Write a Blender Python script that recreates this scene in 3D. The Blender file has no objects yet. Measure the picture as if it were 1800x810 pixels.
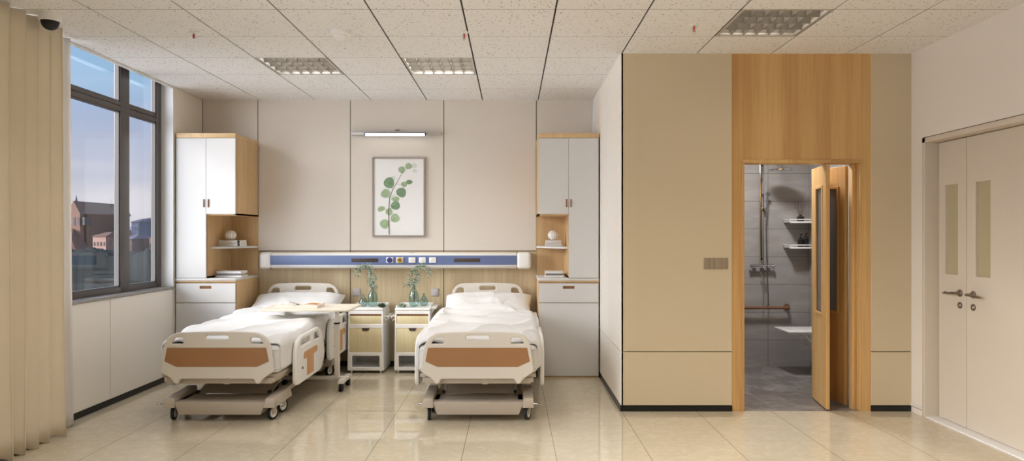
import bpy, bmesh, math, random
from mathutils import Vector, Matrix, noise
random.seed(7)
C = bpy.context.scene.collection
PI = math.pi
EYE = 1.414; F = 1200.0; HZ = 413.0; VX = 900.0

def W(px, py, d):                      # pixel of the 1800x810 frame at depth d -> metres
    return Vector(((px-VX)*d/F, d, EYE-(py-HZ)*d/F))

# ------------------------------------------------------------------ materials
def lin(c):
    c = c/255.0
    return c/12.92 if c <= .04045 else ((c+.055)/1.055)**2.4
def rgb(r, g, b): return (lin(r), lin(g), lin(b), 1)
def newmat(name):
    m = bpy.data.materials.new(name); m.use_nodes = True
    nt = m.node_tree; b = nt.nodes['Principled BSDF']
    return m, nt, b
def N(nt, t, **kw):
    n = nt.nodes.new(t)
    for k, v in kw.items(): setattr(n, k, v)
    return n
def math_node(nt, op, a, b=None, c=None):
    n = N(nt, 'ShaderNodeMath', operation=op)
    for i, v in enumerate((a, b, c)):
        if v is None: continue
        if isinstance(v, (int, float)): n.inputs[i].default_value = v
        else: nt.links.new(v, n.inputs[i])
    return n.outputs[0]
def mixc(nt, fac, a, b):
    n = N(nt, 'ShaderNodeMix', data_type='RGBA')
    for s, v in ((n.inputs[0], fac), (n.inputs[6], a), (n.inputs[7], b)):
        if isinstance(v, (int, float, tuple)): s.default_value = v
        else: nt.links.new(v, s)
    return n.outputs[2]
def plain(name, col, rough=.5, metal=0, vary=.04, scale=6, bump=0, bscale=200, coat=0, sheen=0, trans=0):
    m, nt, b = newmat(name)
    tc = N(nt, 'ShaderNodeTexCoord'); no = N(nt, 'ShaderNodeTexNoise')
    no.inputs['Scale'].default_value = scale; no.inputs['Detail'].default_value = 3
    nt.links.new(tc.outputs['Object'], no.inputs['Vector'])
    lo = tuple(x*(1-vary) for x in col[:3])+(1,); hi = tuple(min(1, x*(1+vary)) for x in col[:3])+(1,)
    nt.links.new(mixc(nt, no.outputs['Fac'], lo, hi), b.inputs['Base Color'])
    b.inputs['Roughness'].default_value = rough; b.inputs['Metallic'].default_value = metal
    b.inputs['Coat Weight'].default_value = coat
    b.inputs['Sheen Weight'].default_value = sheen
    if bump:
        n2 = N(nt, 'ShaderNodeTexNoise'); n2.inputs['Scale'].default_value = bscale
        nt.links.new(tc.outputs['Object'], n2.inputs['Vector'])
        bu = N(nt, 'ShaderNodeBump'); bu.inputs['Strength'].default_value = bump; bu.inputs['Distance'].default_value = .002
        nt.links.new(n2.outputs['Fac'], bu.inputs['Height']); nt.links.new(bu.outputs[0], b.inputs['Normal'])
    return m
def wood(name, a, bcol, rough=.45, scale=(60, 60, 2.2), fig=.5):
    m, nt, b = newmat(name)
    tc = N(nt, 'ShaderNodeTexCoord'); mp = N(nt, 'ShaderNodeMapping')
    mp.inputs['Scale'].default_value = scale
    nt.links.new(tc.outputs['Object'], mp.inputs['Vector'])
    n1 = N(nt, 'ShaderNodeTexNoise'); n1.inputs['Scale'].default_value = 1; n1.inputs['Detail'].default_value = 5; n1.inputs['Roughness'].default_value = .65
    nt.links.new(mp.outputs[0], n1.inputs['Vector'])
    mp2 = N(nt, 'ShaderNodeMapping'); mp2.inputs['Scale'].default_value = tuple(s*.12 for s in scale)
    nt.links.new(tc.outputs['Object'], mp2.inputs['Vector'])
    n2 = N(nt, 'ShaderNodeTexNoise'); n2.inputs['Scale'].default_value = 1; n2.inputs['Detail'].default_value = 3
    nt.links.new(mp2.outputs[0], n2.inputs['Vector'])
    f = math_node(nt, 'ADD', math_node(nt, 'MULTIPLY', n1.outputs['Fac'], 1-fig), math_node(nt, 'MULTIPLY', n2.outputs['Fac'], fig))
    mr = N(nt, 'ShaderNodeMapRange'); mr.inputs[1].default_value = .35; mr.inputs[2].default_value = .65
    nt.links.new(f, mr.inputs[0])
    nt.links.new(mixc(nt, mr.outputs[0], a, bcol), b.inputs['Base Color'])
    b.inputs['Roughness'].default_value = rough
    return m

M = {}
M['wall'] = plain('beige_wall_panel', rgb(224, 216, 206), .42, vary=.015, scale=1.5)
M['wall2'] = plain('warm_beige_wall_panel', rgb(206, 190, 160), .38, vary=.015, scale=1.5)
M['wallp'] = plain('cream_wall_panel', rgb(244, 238, 228), .4, vary=.015, scale=1.5)
M['groove'] = plain('dark_groove', rgb(52, 44, 38), .7)
M['black'] = plain('black_skirting', rgb(12, 11, 11), .35)
M['doorpaint'] = plain('painted_door', rgb(206, 194, 178), .45, vary=.015)
M['white'] = plain('white_laminate', rgb(212, 210, 208), .35, vary=.01)
M['wplastic'] = plain('white_plastic', rgb(243, 242, 240), .3, vary=.01)
M['bedframe'] = plain('cream_bed_plastic', rgb(219, 213, 203), .35, vary=.01)
M['bedmetal'] = plain('cream_grey_metal', rgb(188, 177, 162), .4, vary=.02)
M['jamb'] = plain('white_render', rgb(238, 238, 238), .6, vary=.01)
M['oak'] = wood('light_oak', rgb(220, 190, 146), rgb(198, 162, 116))
M['oak_y'] = wood('pale_yellow_oak', rgb(232, 220, 180), rgb(218, 203, 160))
M['oakwall'] = wood('oak_wall_board', rgb(214, 196, 164), rgb(188, 166, 130))
M['teak'] = wood('honey_wood', rgb(218, 180, 120), rgb(186, 142, 86), scale=(45, 45, 1.6), fig=.65)
M['brownwood'] = plain('brown_inlay', rgb(160, 116, 76), .5, vary=.04)
M['tanwood'] = wood('tan_inlay', rgb(212, 164, 116), rgb(198, 148, 100))
M['linen'] = plain('white_linen', rgb(226, 225, 224), .85, vary=.01, bump=.15, bscale=500, sheen=.2)
M['curtain'] = plain('beige_curtain_cloth', rgb(234, 222, 200), .9, vary=.05, scale=3, bump=.3, bscale=400, sheen=.3)
M['rubber'] = plain('black_rubber', rgb(22, 22, 23), .55)
M['chrome'] = plain('chrome', rgb(205, 205, 205), .15, 1)
M['alum'] = plain('aluminium', rgb(200, 196, 190), .45, .5)
M['darklouvre'] = plain('dark_light_louvre', rgb(128, 122, 113), .6, 0)
M['steel'] = plain('bronze_steel', rgb(140, 128, 115), .3, .85)
M['winframe'] = plain('grey_window_metal', rgb(98, 93, 90), .4, .3)
M['red'] = plain('red_bulb', rgb(205, 30, 20), .3)
M['darkplastic'] = plain('dark_plastic', rgb(74, 64, 58), .45)
M['bronze'] = plain('brown_handle', rgb(140, 96, 66), .4, .3)
M['switch'] = plain('taupe_switch', rgb(150, 134, 112), .4)
M['greyplate'] = plain('grey_plate', rgb(190, 184, 184), .4)
M['blue'] = plain('blue_panel', rgb(108, 124, 168), .4)
M['paper'] = plain('book_paper', rgb(236, 230, 220), .8)
M['bookw'] = plain('white_book_cover', rgb(228, 225, 222), .5)
M['bookg'] = plain('grey_book_cover', rgb(128, 128, 130), .5)
M['bookk'] = plain('black_book_spine', rgb(30, 30, 32), .5)
M['silver'] = plain('silver_frame', rgb(170, 160, 152), .4, .4)
M['stem'] = plain('brown_stem', rgb(74, 58, 42), .8)
M['leaf'] = plain('green_leaf', rgb(122, 142, 116), .6, vary=.35, scale=60)
M['leafpale'] = plain('pale_green_leaf', rgb(186, 200, 182), .6, vary=.25, scale=60)
M['leafdark'] = plain('dark_green_leaf', rgb(70, 92, 66), .6, vary=.35, scale=60)
M['yellow'] = plain('yellow_ring', rgb(196, 160, 44), .4)
M['bluering'] = plain('blue_ring', rgb(48, 58, 150), .4)
M['reed'] = plain('reed_stick', rgb(96, 52, 44), .7)
M['railwood'] = plain('wooden_rail', rgb(126, 92, 68), .5, vary=.1)
M['marble'] = plain('grey_marble_sill', rgb(150, 144, 140), .3, vary=.35, scale=14)
M['water'] = plain('ribbed_white_ceramic', rgb(236, 234, 230), .4)

def emis(name, col, s):
    m, nt, b = newmat(name)
    b.inputs['Emission Color'].default_value = col; b.inputs['Emission Strength'].default_value = s
    b.inputs['Base Color'].default_value = (.8, .8, .8, 1)
    return m
M['lamp'] = emis('lit_lamp_lens', (1, .97, .92, 1), 2.2)
M['bathfill'] = emis('bath_fill_glow', (1, .97, .96, 1), 110)

def glassmat(name, tint, refl=.5, rough=0.0):
    m, nt, b = newmat(name); nt.nodes.remove(b)
    out = nt.nodes['Material Output']
    t = N(nt, 'ShaderNodeBsdfTransparent'); t.inputs[0].default_value = tint
    g = N(nt, 'ShaderNodeBsdfGlossy'); g.inputs['Roughness'].default_value = rough
    lw = N(nt, 'ShaderNodeLayerWeight'); lw.inputs[0].default_value = .5
    fz = math_node(nt, 'MULTIPLY_ADD', math_node(nt, 'POWER', lw.outputs['Facing'], 5.0), .96, .04)
    mx = N(nt, 'ShaderNodeMixShader')
    nt.links.new(math_node(nt, 'MULTIPLY', fz, refl), mx.inputs[0])
    nt.links.new(t.outputs[0], mx.inputs[1]); nt.links.new(g.outputs[0], mx.inputs[2])
    nt.links.new(mx.outputs[0], out.inputs[0])
    return m
M['glass'] = glassmat('window_glass', (.95, .96, .965, 1), 1.0)
M['showerglass'] = glassmat('clear_glass', (.97, .98, .98, 1), .6)
m, nt, b = newmat('teal_glass')
M['teal'] = glassmat('teal_glass', (.80, .895, .89, 1), 1.6, .03)
m, nt, b = newmat('frosted_glass')
b.inputs['Base Color'].default_value = rgb(128, 132, 136); b.inputs['Roughness'].default_value = .25
b.inputs['Transmission Weight'].default_value = .35; M['frost'] = m
m, nt, b = newmat('door_pane_glass')
b.inputs['Base Color'].default_value = rgb(176, 164, 132); b.inputs['Roughness'].default_value = .2; M['doorglass'] = m
m, nt, b = newmat('sheer_voile')
b.inputs['Base Color'].default_value = rgb(240, 236, 232); b.inputs['Roughness'].default_value = .9
b.inputs['Alpha'].default_value = .85; M['sheer'] = m

# mineral-fibre ceiling tiles: worm-hole specks and thin cross joints
m, nt, b = newmat('speckled_ceiling_tile')
tc = N(nt, 'ShaderNodeTexCoord'); sp = N(nt, 'ShaderNodeSeparateXYZ'); nt.links.new(tc.outputs['Object'], sp.inputs[0])
v = N(nt, 'ShaderNodeTexVoronoi'); v.inputs['Scale'].default_value = 62
nz = N(nt, 'ShaderNodeTexNoise'); nz.inputs['Scale'].default_value = 55
nt.links.new(tc.outputs['Object'], nz.inputs['Vector'])
vm = N(nt, 'ShaderNodeVectorMath', operation='MULTIPLY_ADD'); vm.inputs[1].default_value = (.03, .03, .0)
nt.links.new(nz.outputs['Color'], vm.inputs[0]); nt.links.new(tc.outputs['Object'], vm.inputs[2])
nt.links.new(vm.outputs[0], v.inputs['Vector'])
sc_ = N(nt, 'ShaderNodeSeparateColor'); nt.links.new(v.outputs['Color'], sc_.inputs[0])
rad = math_node(nt, 'MULTIPLY', sc_.outputs[0], .30)
spot = math_node(nt, 'LESS_THAN', v.outputs['Distance'], rad)
spot = math_node(nt, 'MULTIPLY', spot, math_node(nt, 'GREATER_THAN', sc_.outputs[0], .38))
yy = math_node(nt, 'MULTIPLY', math_node(nt, 'SUBTRACT', sp.outputs['Y'], 6.206-60), 1/.6)
fr = math_node(nt, 'ABSOLUTE', math_node(nt, 'SUBTRACT', math_node(nt, 'FRACT', math_node(nt, 'ADD', yy, .5)), .5))
line = math_node(nt, 'LESS_THAN', fr, .0045)
c1 = mixc(nt, math_node(nt, 'MULTIPLY', spot, .8), rgb(238, 236, 234), rgb(96, 88, 80))
c2 = mixc(nt, math_node(nt, 'MULTIPLY', line, .75), c1, rgb(110, 98, 86))
nt.links.new(c2, b.inputs['Base Color']); b.inputs['Roughness'].default_value = .9
M['ceil'] = m

def tiles(name, base, vein, gx, x0, gy, y0, rough, jointcol, jw=.004, axes=('X', 'Y'), vs=3.0, stretch=(1, 1, 1), half=False, lo=.45, hi=.75):
    m, nt, b = newmat(name)
    tc = N(nt, 'ShaderNodeTexCoord'); sp = N(nt, 'ShaderNodeSeparateXYZ'); nt.links.new(tc.outputs['Object'], sp.inputs[0])
    def jl(ax, g, o):
        t = math_node(nt, 'MULTIPLY', math_node(nt, 'SUBTRACT', sp.outputs[ax], o-g*50), 1/g)
        f = math_node(nt, 'ABSOLUTE', math_node(nt, 'SUBTRACT', math_node(nt, 'FRACT', math_node(nt, 'ADD', t, .5)), .5))
        return math_node(nt, 'LESS_THAN', f, jw*.5/g)
    ln = math_node(nt, 'MAXIMUM', jl(axes[0], gx, x0), math_node(nt, 'MULTIPLY', jl(axes[1], gy, y0), .2 if half else 1))
    mp = N(nt, 'ShaderNodeMapping'); mp.inputs['Scale'].default_value = stretch; nt.links.new(tc.outputs['Object'], mp.inputs[0])
    n1 = N(nt, 'ShaderNodeTexNoise'); n1.inputs['Scale'].default_value = vs; n1.inputs['Detail'].default_value = 8
    n1.inputs['Roughness'].default_value = .7; n1.inputs['Distortion'].default_value = 1.2
    nt.links.new(mp.outputs[0], n1.inputs['Vector'])
    mr = N(nt, 'ShaderNodeMapRange'); mr.inputs[1].default_value = lo; mr.inputs[2].default_value = hi
    nt.links.new(n1.outputs['Fac'], mr.inputs[0])
    c1 = mixc(nt, mr.outputs[0], base, vein)
    nt.links.new(mixc(nt, math_node(nt, 'MULTIPLY', ln, .8), c1, jointcol), b.inputs['Base Color'])
    b.inputs['Roughness'].default_value = rough
    return m
M['floor'] = tiles('polished_beige_tile', rgb(206, 195, 171), rgb(221, 212, 192), .6, .281, 1.2, 5.9, .045, rgb(120, 96, 66), vs=13, half=True)
M['floor'].node_tree.nodes['Principled BSDF'].inputs['IOR'].default_value = 1.75
M['btile'] = tiles('grey_wall_tile', rgb(160, 157, 155), rgb(180, 177, 174), .6, 2.766, .3, .28, .4, rgb(84, 80, 78), .005, ('X', 'Z'), 1.5, (1, 1, 4))
M['btile2'] = tiles('grey_side_tile', rgb(160, 157, 155), rgb(180, 177, 174), .6, 7.376, .3, .28, .4, rgb(84, 80, 78), .005, ('Y', 'Z'), 1.5, (1, 1, 4))
M['bfloor'] = tiles('grey_stone_floor', rgb(118, 112, 108), rgb(176, 170, 166), .6, 2.766, .6, 5.56, .3, rgb(84, 80, 76), .004, ('X', 'Y'), 4)

# ------------------------------------------------------------------ mesh helpers
class MB:
    def __init__(s): s.bm = bmesh.new()
    def _merge(s, t, mi=0, mat=None):
        for f in t.faces: f.material_index = mi
        if mat is not None: bmesh.ops.transform(t, matrix=mat, verts=t.verts)
        me = bpy.data.meshes.new('tmp'); t.to_mesh(me); t.free(); s.bm.from_mesh(me); bpy.data.meshes.remove(me)
        return s
    def box(s, x0, x1, y0, y1, z0, z1, bev=0, seg=2, mi=0, mat=None):
        x0, x1 = sorted((x0, x1)); y0, y1 = sorted((y0, y1)); z0, z1 = sorted((z0, z1))
        t = bmesh.new(); bmesh.ops.create_cube(t, size=1)
        for v in t.verts: v.co = Vector((x0+(v.co.x+.5)*(x1-x0), y0+(v.co.y+.5)*(y1-y0), z0+(v.co.z+.5)*(z1-z0)))
        if bev: bmesh.ops.bevel(t, geom=list(t.edges), offset=min(bev, .49*min(x1-x0, y1-y0, z1-z0)), segments=seg, profile=.5, affect='EDGES')
        return s._merge(t, mi, mat)
    def hexa(s, lo, hi, mi=0, bev=0):         # two lists of four points joined into a solid
        t = bmesh.new(); a = [t.verts.new(p) for p in lo]; b_ = [t.verts.new(p) for p in hi]
        n = len(a)
        t.faces.new(a[::-1]); t.faces.new(b_)
        for i in range(n): t.faces.new((a[i], a[(i+1) % n], b_[(i+1) % n], b_[i]))
        bmesh.ops.recalc_face_normals(t, faces=t.faces)
        if bev: bmesh.ops.bevel(t, geom=list(t.edges), offset=bev, segments=2, profile=.5, affect='EDGES')
        return s._merge(t, mi)
    def cyl(s, p0, p1, r, r2=None, seg=20, mi=0):
        p0 = Vector(p0); p1 = Vector(p1); d = p1-p0; t = bmesh.new()
        bmesh.ops.create_cone(t, cap_ends=True, segments=seg, radius1=r, radius2=r if r2 is None else r2, depth=d.length)
        mt = Matrix.Translation((p0+p1)/2) @ d.to_track_quat('Z', 'Y').to_matrix().to_4x4()
        return s._merge(t, mi, mt)
    def tube(s, pts, r, seg=8, mi=0):
        pts = [Vector(p) for p in pts]; t = bmesh.new(); rings = []
        n = len(pts); ref = None
        for i, p in enumerate(pts):
            d = (pts[min(i+1, n-1)]-pts[max(i-1, 0)]).normalized()
            if ref is None: ref = d.orthogonal().normalized()
            ref = (ref-d*ref.dot(d)).normalized(); b2 = d.cross(ref)
            rr = r[i] if isinstance(r, (list, tuple)) else r
            rings.append([t.verts.new(p+rr*(math.cos(a)*ref+math.sin(a)*b2)) for a in [2*PI*k/seg for k in range(seg)]])
        for a, b_ in zip(rings, rings[1:]):
            for k in range(seg): t.faces.new((a[k], a[(k+1) % seg], b_[(k+1) % seg], b_[k]))
        t.faces.new(rings[0][::-1]); t.faces.new(rings[-1])
        bmesh.ops.recalc_face_normals(t, faces=t.faces)
        return s._merge(t, mi)
    def lathe(s, prof, c, seg=32, mi=0, mat=None):
        t = bmesh.new(); rings = []
        for r, z in prof:
            if r < 1e-5: rings.append([t.verts.new((0, 0, z))])
            else: rings.append([t.verts.new((r*math.cos(2*PI*k/seg), r*math.sin(2*PI*k/seg), z)) for k in range(seg)])
        for a, b_ in zip(rings, rings[1:]):
            for k in range(seg):
                k2 = (k+1) % seg
                if len(a) == 1 and len(b_) == 1: continue
                if len(a) == 1: t.faces.new((a[0], b_[k2], b_[k]))
                elif len(b_) == 1: t.faces.new((a[k], a[k2], b_[0]))
                else: t.faces.new((a[k], a[k2], b_[k2], b_[k]))
        bmesh.ops.recalc_face_normals(t, faces=t.faces)
        mt = Matrix.Translation(Vector(c)) if mat is None else Matrix.Translation(Vector(c)) @ mat
        return s._merge(t, mi, mt)
    def quad(s, pts, mi=0):
        t = bmesh.new(); t.faces.new([t.verts.new(p) for p in pts]); return s._merge(t, mi)
    def mesh(s, me, mat, mi=0):
        t = bmesh.new(); t.from_mesh(me); return s._merge(t, mi, mat)
    def build(s, name, mats, parent=None, ang=35, label=None):
        me = bpy.data.meshes.new(name)
        if parent is not None:
            off = Vector(parent.get('_org', (0, 0, 0)))
            bmesh.ops.translate(s.bm, verts=s.bm.verts, vec=-off)
        s.bm.to_mesh(me); s.bm.free()
        if not isinstance(mats, (list, tuple)): mats = [mats]
        for m_ in mats: me.materials.append(M[m_])
        for p in me.polygons: p.use_smooth = True
        me.set_sharp_from_angle(angle=math.radians(ang))
        o = bpy.data.objects.new(name, me); C.objects.link(o)
        if parent is not None: o.parent = parent; o['_org'] = list(off)
        if label: o['label'] = label
        return o

def rounded(pts, rad, seg=5):           # polygon with rounded corners; rad number or list
    n = len(pts); out = []
    for i in range(n):
        p = Vector(pts[i]); a = Vector(pts[i-1]); b_ = Vector(pts[(i+1) % n])
        r = rad[i] if isinstance(rad, (list, tuple)) else rad
        if r <= 0: out.append(tuple(p)); continue
        u = (a-p); v_ = (b_-p); r = min(r, u.length*.49, v_.length*.49)
        p0 = p+u.normalized()*r; p1 = p+v_.normalized()*r
        for k in range(seg+1):
            t = k/seg; out.append(tuple((1-t)**2*p0+2*t*(1-t)*p+t*t*p1))
    return out
def board(outline, holes, thick, bev=0.0):     # mesh in local XY, thickness along Z, centred
    cu = bpy.data.curves.new('b', 'CURVE'); cu.dimensions = '2D'; cu.fill_mode = 'BOTH'
    cu.extrude = max(thick/2-bev, .0001); cu.bevel_depth = bev; cu.bevel_resolution = 2; cu.offset = -bev
    for pts in [outline]+list(holes):
        sp = cu.splines.new('POLY'); sp.points.add(len(pts)-1)
        for i, p in enumerate(pts): sp.points[i].co = (p[0], p[1], 0, 1)
        sp.use_cyclic_u = True
    o = bpy.data.objects.new('b', cu); C.objects.link(o)
    dg = bpy.context.evaluated_depsgraph_get(); dg.update()
    me = bpy.data.meshes.new_from_object(o.evaluated_get(dg))
    bpy.data.objects.remove(o); bpy.data.curves.remove(cu)
    return me
XZ = Matrix(((1, 0, 0, 0), (0, 0, 1, 0), (0, 1, 0, 0), (0, 0, 0, 1)))       # board x->X, y->Z, thickness->Y
YZ = Matrix(((0, 0, 1, 0), (1, 0, 0, 0), (0, 1, 0, 0), (0, 0, 0, 1)))       # board x->Y, y->Z, thickness->X
def T(x, y, z): return Matrix.Translation((x, y, z))
def rect(x0, x1, z0, z1, r=.01): return rounded([(x0, z0), (x1, z0), (x1, z1), (x0, z1)], r)

def thing(name, label, cat, loc=(0, 0, 0), group=None):
    o = bpy.data.objects.new(name, None); C.objects.link(o); o.location = loc; o['_org'] = list(loc)
    o.empty_display_size = .05
    o['label'] = label; o['category'] = cat
    if group: o['group'] = group
    return o
def tag(o, label, cat, group=None, kind=None):
    o['label'] = label; o['category'] = cat
    if group: o['group'] = group
    if kind: o['kind'] = kind
    return o
def struct(o, label=None):
    o['kind'] = 'structure'
    if label: o['label'] = label
    return o
def sroot(name, label, loc=(0, 0, 0)):
    o = bpy.data.objects.new(name, None); C.objects.link(o); o.location = loc; o['_org'] = list(loc)
    o['kind'] = 'structure'; o['label'] = label
    return o
def copytree(o, parent=None):
    c = o.copy(); C.objects.link(c); c.parent = parent
    for ch in [k for k in o.children]: copytree(ch, c)
    return c

# ------------------------------------------------------------------ room shell
LX, RX, BY, CZ = -3.344, 3.206, 7.376, 2.87
SX, PY = .873, 5.48            # bathroom block side face and front face
REAR = -2.4
def gp(x0, x1, z0, z1, y, m, g=.004, t=.018, mb=None, mi=0):   # a wall board facing -Y
    mb.box(x0+g, x1-g, y, y+t, z0+g, z1-g, .0012, 1, mi)

struct(MB().box(LX-.3, RX+.3, REAR, PY+.005, -.1, 0).box(LX-.3, SX+.02, PY, BY+.1, -.1, 0).build('floor', 'floor'), 'polished beige tiled room floor')
# ceiling: tile strips with real open joints and a dark backing, fixture cells left open
gl = [-3.318+.6*i for i in range(12)]
rows = [6.206-.6*i for i in range(-2, 16)]
cells = {(-2.118, 5.606), (-.918, 5.606), (1.482, 4.406), (-2.118, 3.206), (-.918, 3.206), (.282, 3.206), (1.482, 3.206), (1.482, 2.006), (-.918, .806), (-2.118, .806)}  # includes out-of-view cells added to light the room
fixtures = []
mb = MB()
xs = [LX-.02]+[x for x in gl if LX < x < RX]+[RX]
yb = sorted([r for r in rows if REAR < r < BY]+[BY, REAR])
for i in range(len(xs)-1):
    x0, x1 = xs[i], xs[i+1]
    x0g = x0+(.006 if i else 0); x1g = x1-(.006 if i < len(xs)-2 else 0)
    run = None
    for j in range(len(yb)-1):
        y0, y1 = yb[j], yb[j+1]
        hit = [c for c in cells if abs(c[0]-x0) < .02 and abs(c[1]-y0) < .02]
        if x0 > SX-.1 and y0 > PY-.3 and y0 > 5.5: continue
        if x0 > SX-.1 and y1 > PY: y1 = PY+.02
        if hit: fixtures.append((x0g, x1g, y0, y1)); continue
        mb.box(x0g, x1g, y0, y1, CZ, CZ+.015)
mb.box(LX-.02, RX, REAR, BY, CZ+.14, CZ+.18, mi=1)
for x in xs[1:-1]: mb.box(x-.012, x+.012, REAR, BY if x < SX else PY, CZ+.008, CZ+.03, mi=1)
ce = mb.build('ceiling', ['ceil', 'groove']); struct(ce, 'suspended ceiling of speckled mineral tiles')
# ceiling cap over the window side
# back wall
mb = MB()
mb.box(LX-.1, SX, BY+.02, BY+.12, 0, CZ+.15, mi=1)
gx = [LX, -2.747, -1.746, -.7376, .264, SX]
for i in range(5):
    gp(gx[i], gx[i+1], 1.242 if 0 < i < 4 else .05, CZ+.02, BY, None, mb=mb)
for i in (1, 2, 3): gp(gx[i], gx[i+1], .05, 1.242, BY, None, mb=mb, mi=2)
struct(mb.build('wall_back', ['wall', 'groove', 'oakwall']), 'back wall of beige boards over a light oak dado')
struct(MB().box(LX, SX, BY-.006, BY+.03, 0, .05).build('baseboard_back', 'black'))
# left wall with its window opening
WY0, WY1, SZ = 5.20, 6.733, .885
WXI = -3.456
mb = MB()
mb.box(LX-.2, LX-.02, REAR, BY+.1, 0, SZ, mi=1)
for a, b_ in ((3.9, 4.55), (4.55, 5.684), (5.684, 6.733)): mb.box(LX-.02, LX, a+.004, b_-.004, .05, SZ-.003, .0012, 1)
mb.box(LX-.02, LX, REAR, 3.896, .05, SZ-.003)
mb.box(LX-.02, LX, 6.741, BY, .05, CZ+.02, .0012, 1)
mb.box(LX-.2, LX-.02, 6.735, BY+.1, SZ, CZ+.15, mi=1)
mb.box(LX-.2, LX-.02, REAR, BY+.1, CZ+.1, CZ+.3, mi=1)
mb.box(LX-.2, LX-.0, 3.4, 4.2, SZ, CZ+.1)
mb.box(LX-.2, LX-.0, REAR, .2, SZ, CZ+.1)
struct(mb.build('wall_left', ['wallp', 'groove']), 'left wall of cream boards below and beside the window')
struct(MB().box(LX-.001, LX+.006, REAR, BY, 0, .047).build('baseboard_left', 'black'))
# white reveal beside the window
struct(MB().box(LX-.14, LX+.004, WY1-.006, WY1+.002, SZ, CZ+.1).box(LX-.012, LX+.004, REAR, WY1, CZ-.012, CZ+.004).build('trim_1', 'jamb'), 'white reveal beside the window')
# window
win = sroot('window_1', 'grey metal window with two tall panes and two top lights', (WXI, 6, SZ))
FZ0, FZ1 = .90, 3.0
TR = 2.555
mb = MB()
mb.box(WXI-.06, WXI, 6.03, 6.17, FZ0, FZ1, .004)
mb.box(WXI-.06, WXI, 6.645, WY1-.004, FZ0, FZ1, .004)
mb.box(WXI-.0595, WXI-.0012, 4.2, WY1-.006, FZ0-.01, FZ0+.055, .002)
for ya, yb2 in ((4.26, 5.18), (5.275, 6.03), (6.17, 6.645)): mb.box(WXI-.058, WXI-.001, ya-.002, yb2+.002, TR-.045, TR-.002, .003).box(WXI-.058, WXI-.001, ya-.002, yb2+.002, TR+.002, TR+.035, .003)
mb.box(WXI-.06, WXI, 5.18, 5.275, FZ0, FZ1, .004)
mb.box(WXI-.06, WXI, 4.2, 4.26, FZ0, FZ1, .004)
mb.box(WXI-.06, WXI, 4.2, WY1, FZ1-.05, FZ1, .004)
mb.build('window_frame', 'winframe', win)
for a, b_ in ((4.26, 5.18), (5.275, 6.03), (6.17, 6.645)):
    for c_, d_ in ((FZ0+.055, TR-.045), (TR+.035, FZ1-.05)):
        fr_ = MB()
        w_ = .012
        fr_.box(WXI-.045, WXI-.012, a, a+w_, c_, d_).box(WXI-.045, WXI-.012, b_-w_, b_, c_, d_).box(WXI-.045, WXI-.012, a, b_, c_, c_+w_).box(WXI-.045, WXI-.012, a, b_, d_-w_, d_)
        sh = fr_.build('window_sash', 'winframe', win)
        MB().box(WXI-.032, WXI-.028, a+.002, b_-.002, c_+.002, d_-.002).build('window_pane', 'glass', sh)
MB().box(WXI-.02, LX+.014, 4.2, WY1+.0, SZ, FZ0+.008, .003).build('window_sill', 'marble', win, label='grey veined marble sill')
# side wall of the bathroom block
mb = MB(); mb.box(SX+.02, SX+.1, PY+.02, BY+.1, 0, CZ+.1, mi=1)
for a, b_ in ((PY, 6.162), (6.162, BY)):
    for c_, d_ in ((.045, .478), (.478, CZ+.01)): mb.box(SX, SX+.02, a+(.004 if a > PY else .0), b_-.004, c_+.003, d_-.003, .0012, 1)
struct(mb.build('wall_side', ['wallp', 'groove']), 'narrow cream side wall of the bathroom block')
struct(MB().box(SX-.005, SX+.02, PY-.005, BY, 0, .045).build('baseboard_side', 'black'))
# bathroom front wall
DX0, DX1, DZ = 1.843, 2.807, 2.021
mb = MB()
mb.box(SX+.02, 1.767, PY+.02, PY+.12, 0, CZ+.1, mi=1).box(2.882, RX+.1, PY+.02, PY+.12, 0, CZ+.1, mi=1)
mb.box(1.767, DX0, PY+.004, PY+.12, 0, CZ+.1, mi=2).box(DX1, 2.882, PY+.004, PY+.12, 0, CZ+.1, mi=2).box(DX0, DX1, PY+.004, PY+.12, DZ, CZ+.1, mi=2)
for c_, d_ in ((.045, .478), (.478, CZ+.01)):
    mb.box(SX+.005, 1.766, PY, PY+.02, c_+.003, d_-.003, .0012, 1, mi=0)
    mb.box(2.883, RX, PY, PY+.02, c_+.003, d_-.003, .0012, 1, mi=0)
struct(mb.build('wall_front', ['wall2', 'groove', 'teak']), 'bathroom front wall of beige panels and honey wood')
struct(MB().box(SX-.004, 1.766, PY-.006, PY+.02, 0, .042).box(2.884, RX, PY-.006, PY+.02, 0, .042).build('baseboard_front', 'black'))
# right wall with recess for the double door
RD0, RD1, RDZ = 3.62, 5.329, 2.169
mb = MB()
mb.box(RX, RX+.2, RD1, PY+.1, 0, CZ+.1).box(RX, RX+.2, REAR, RD0, 0, CZ+.1).box(RX, RX+.2, RD0, RD1, RDZ, CZ+.1)
struct(mb.build('wall_right', 'wall'), 'plain beige right wall')
struct(MB().box(RX-.004, RX, RD1, PY, 0, .07).box(RX-.005, RX, RD1, PY, .045, .048, mi=1).box(RX-.004, RX, REAR, RD0, 0, .07).build('baseboard_right', ['wall', 'groove']))
struct(MB().box(LX-.2, RX+.2, REAR-.1, REAR, 0, CZ+.1).build('wall_rear', 'wall'))

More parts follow.
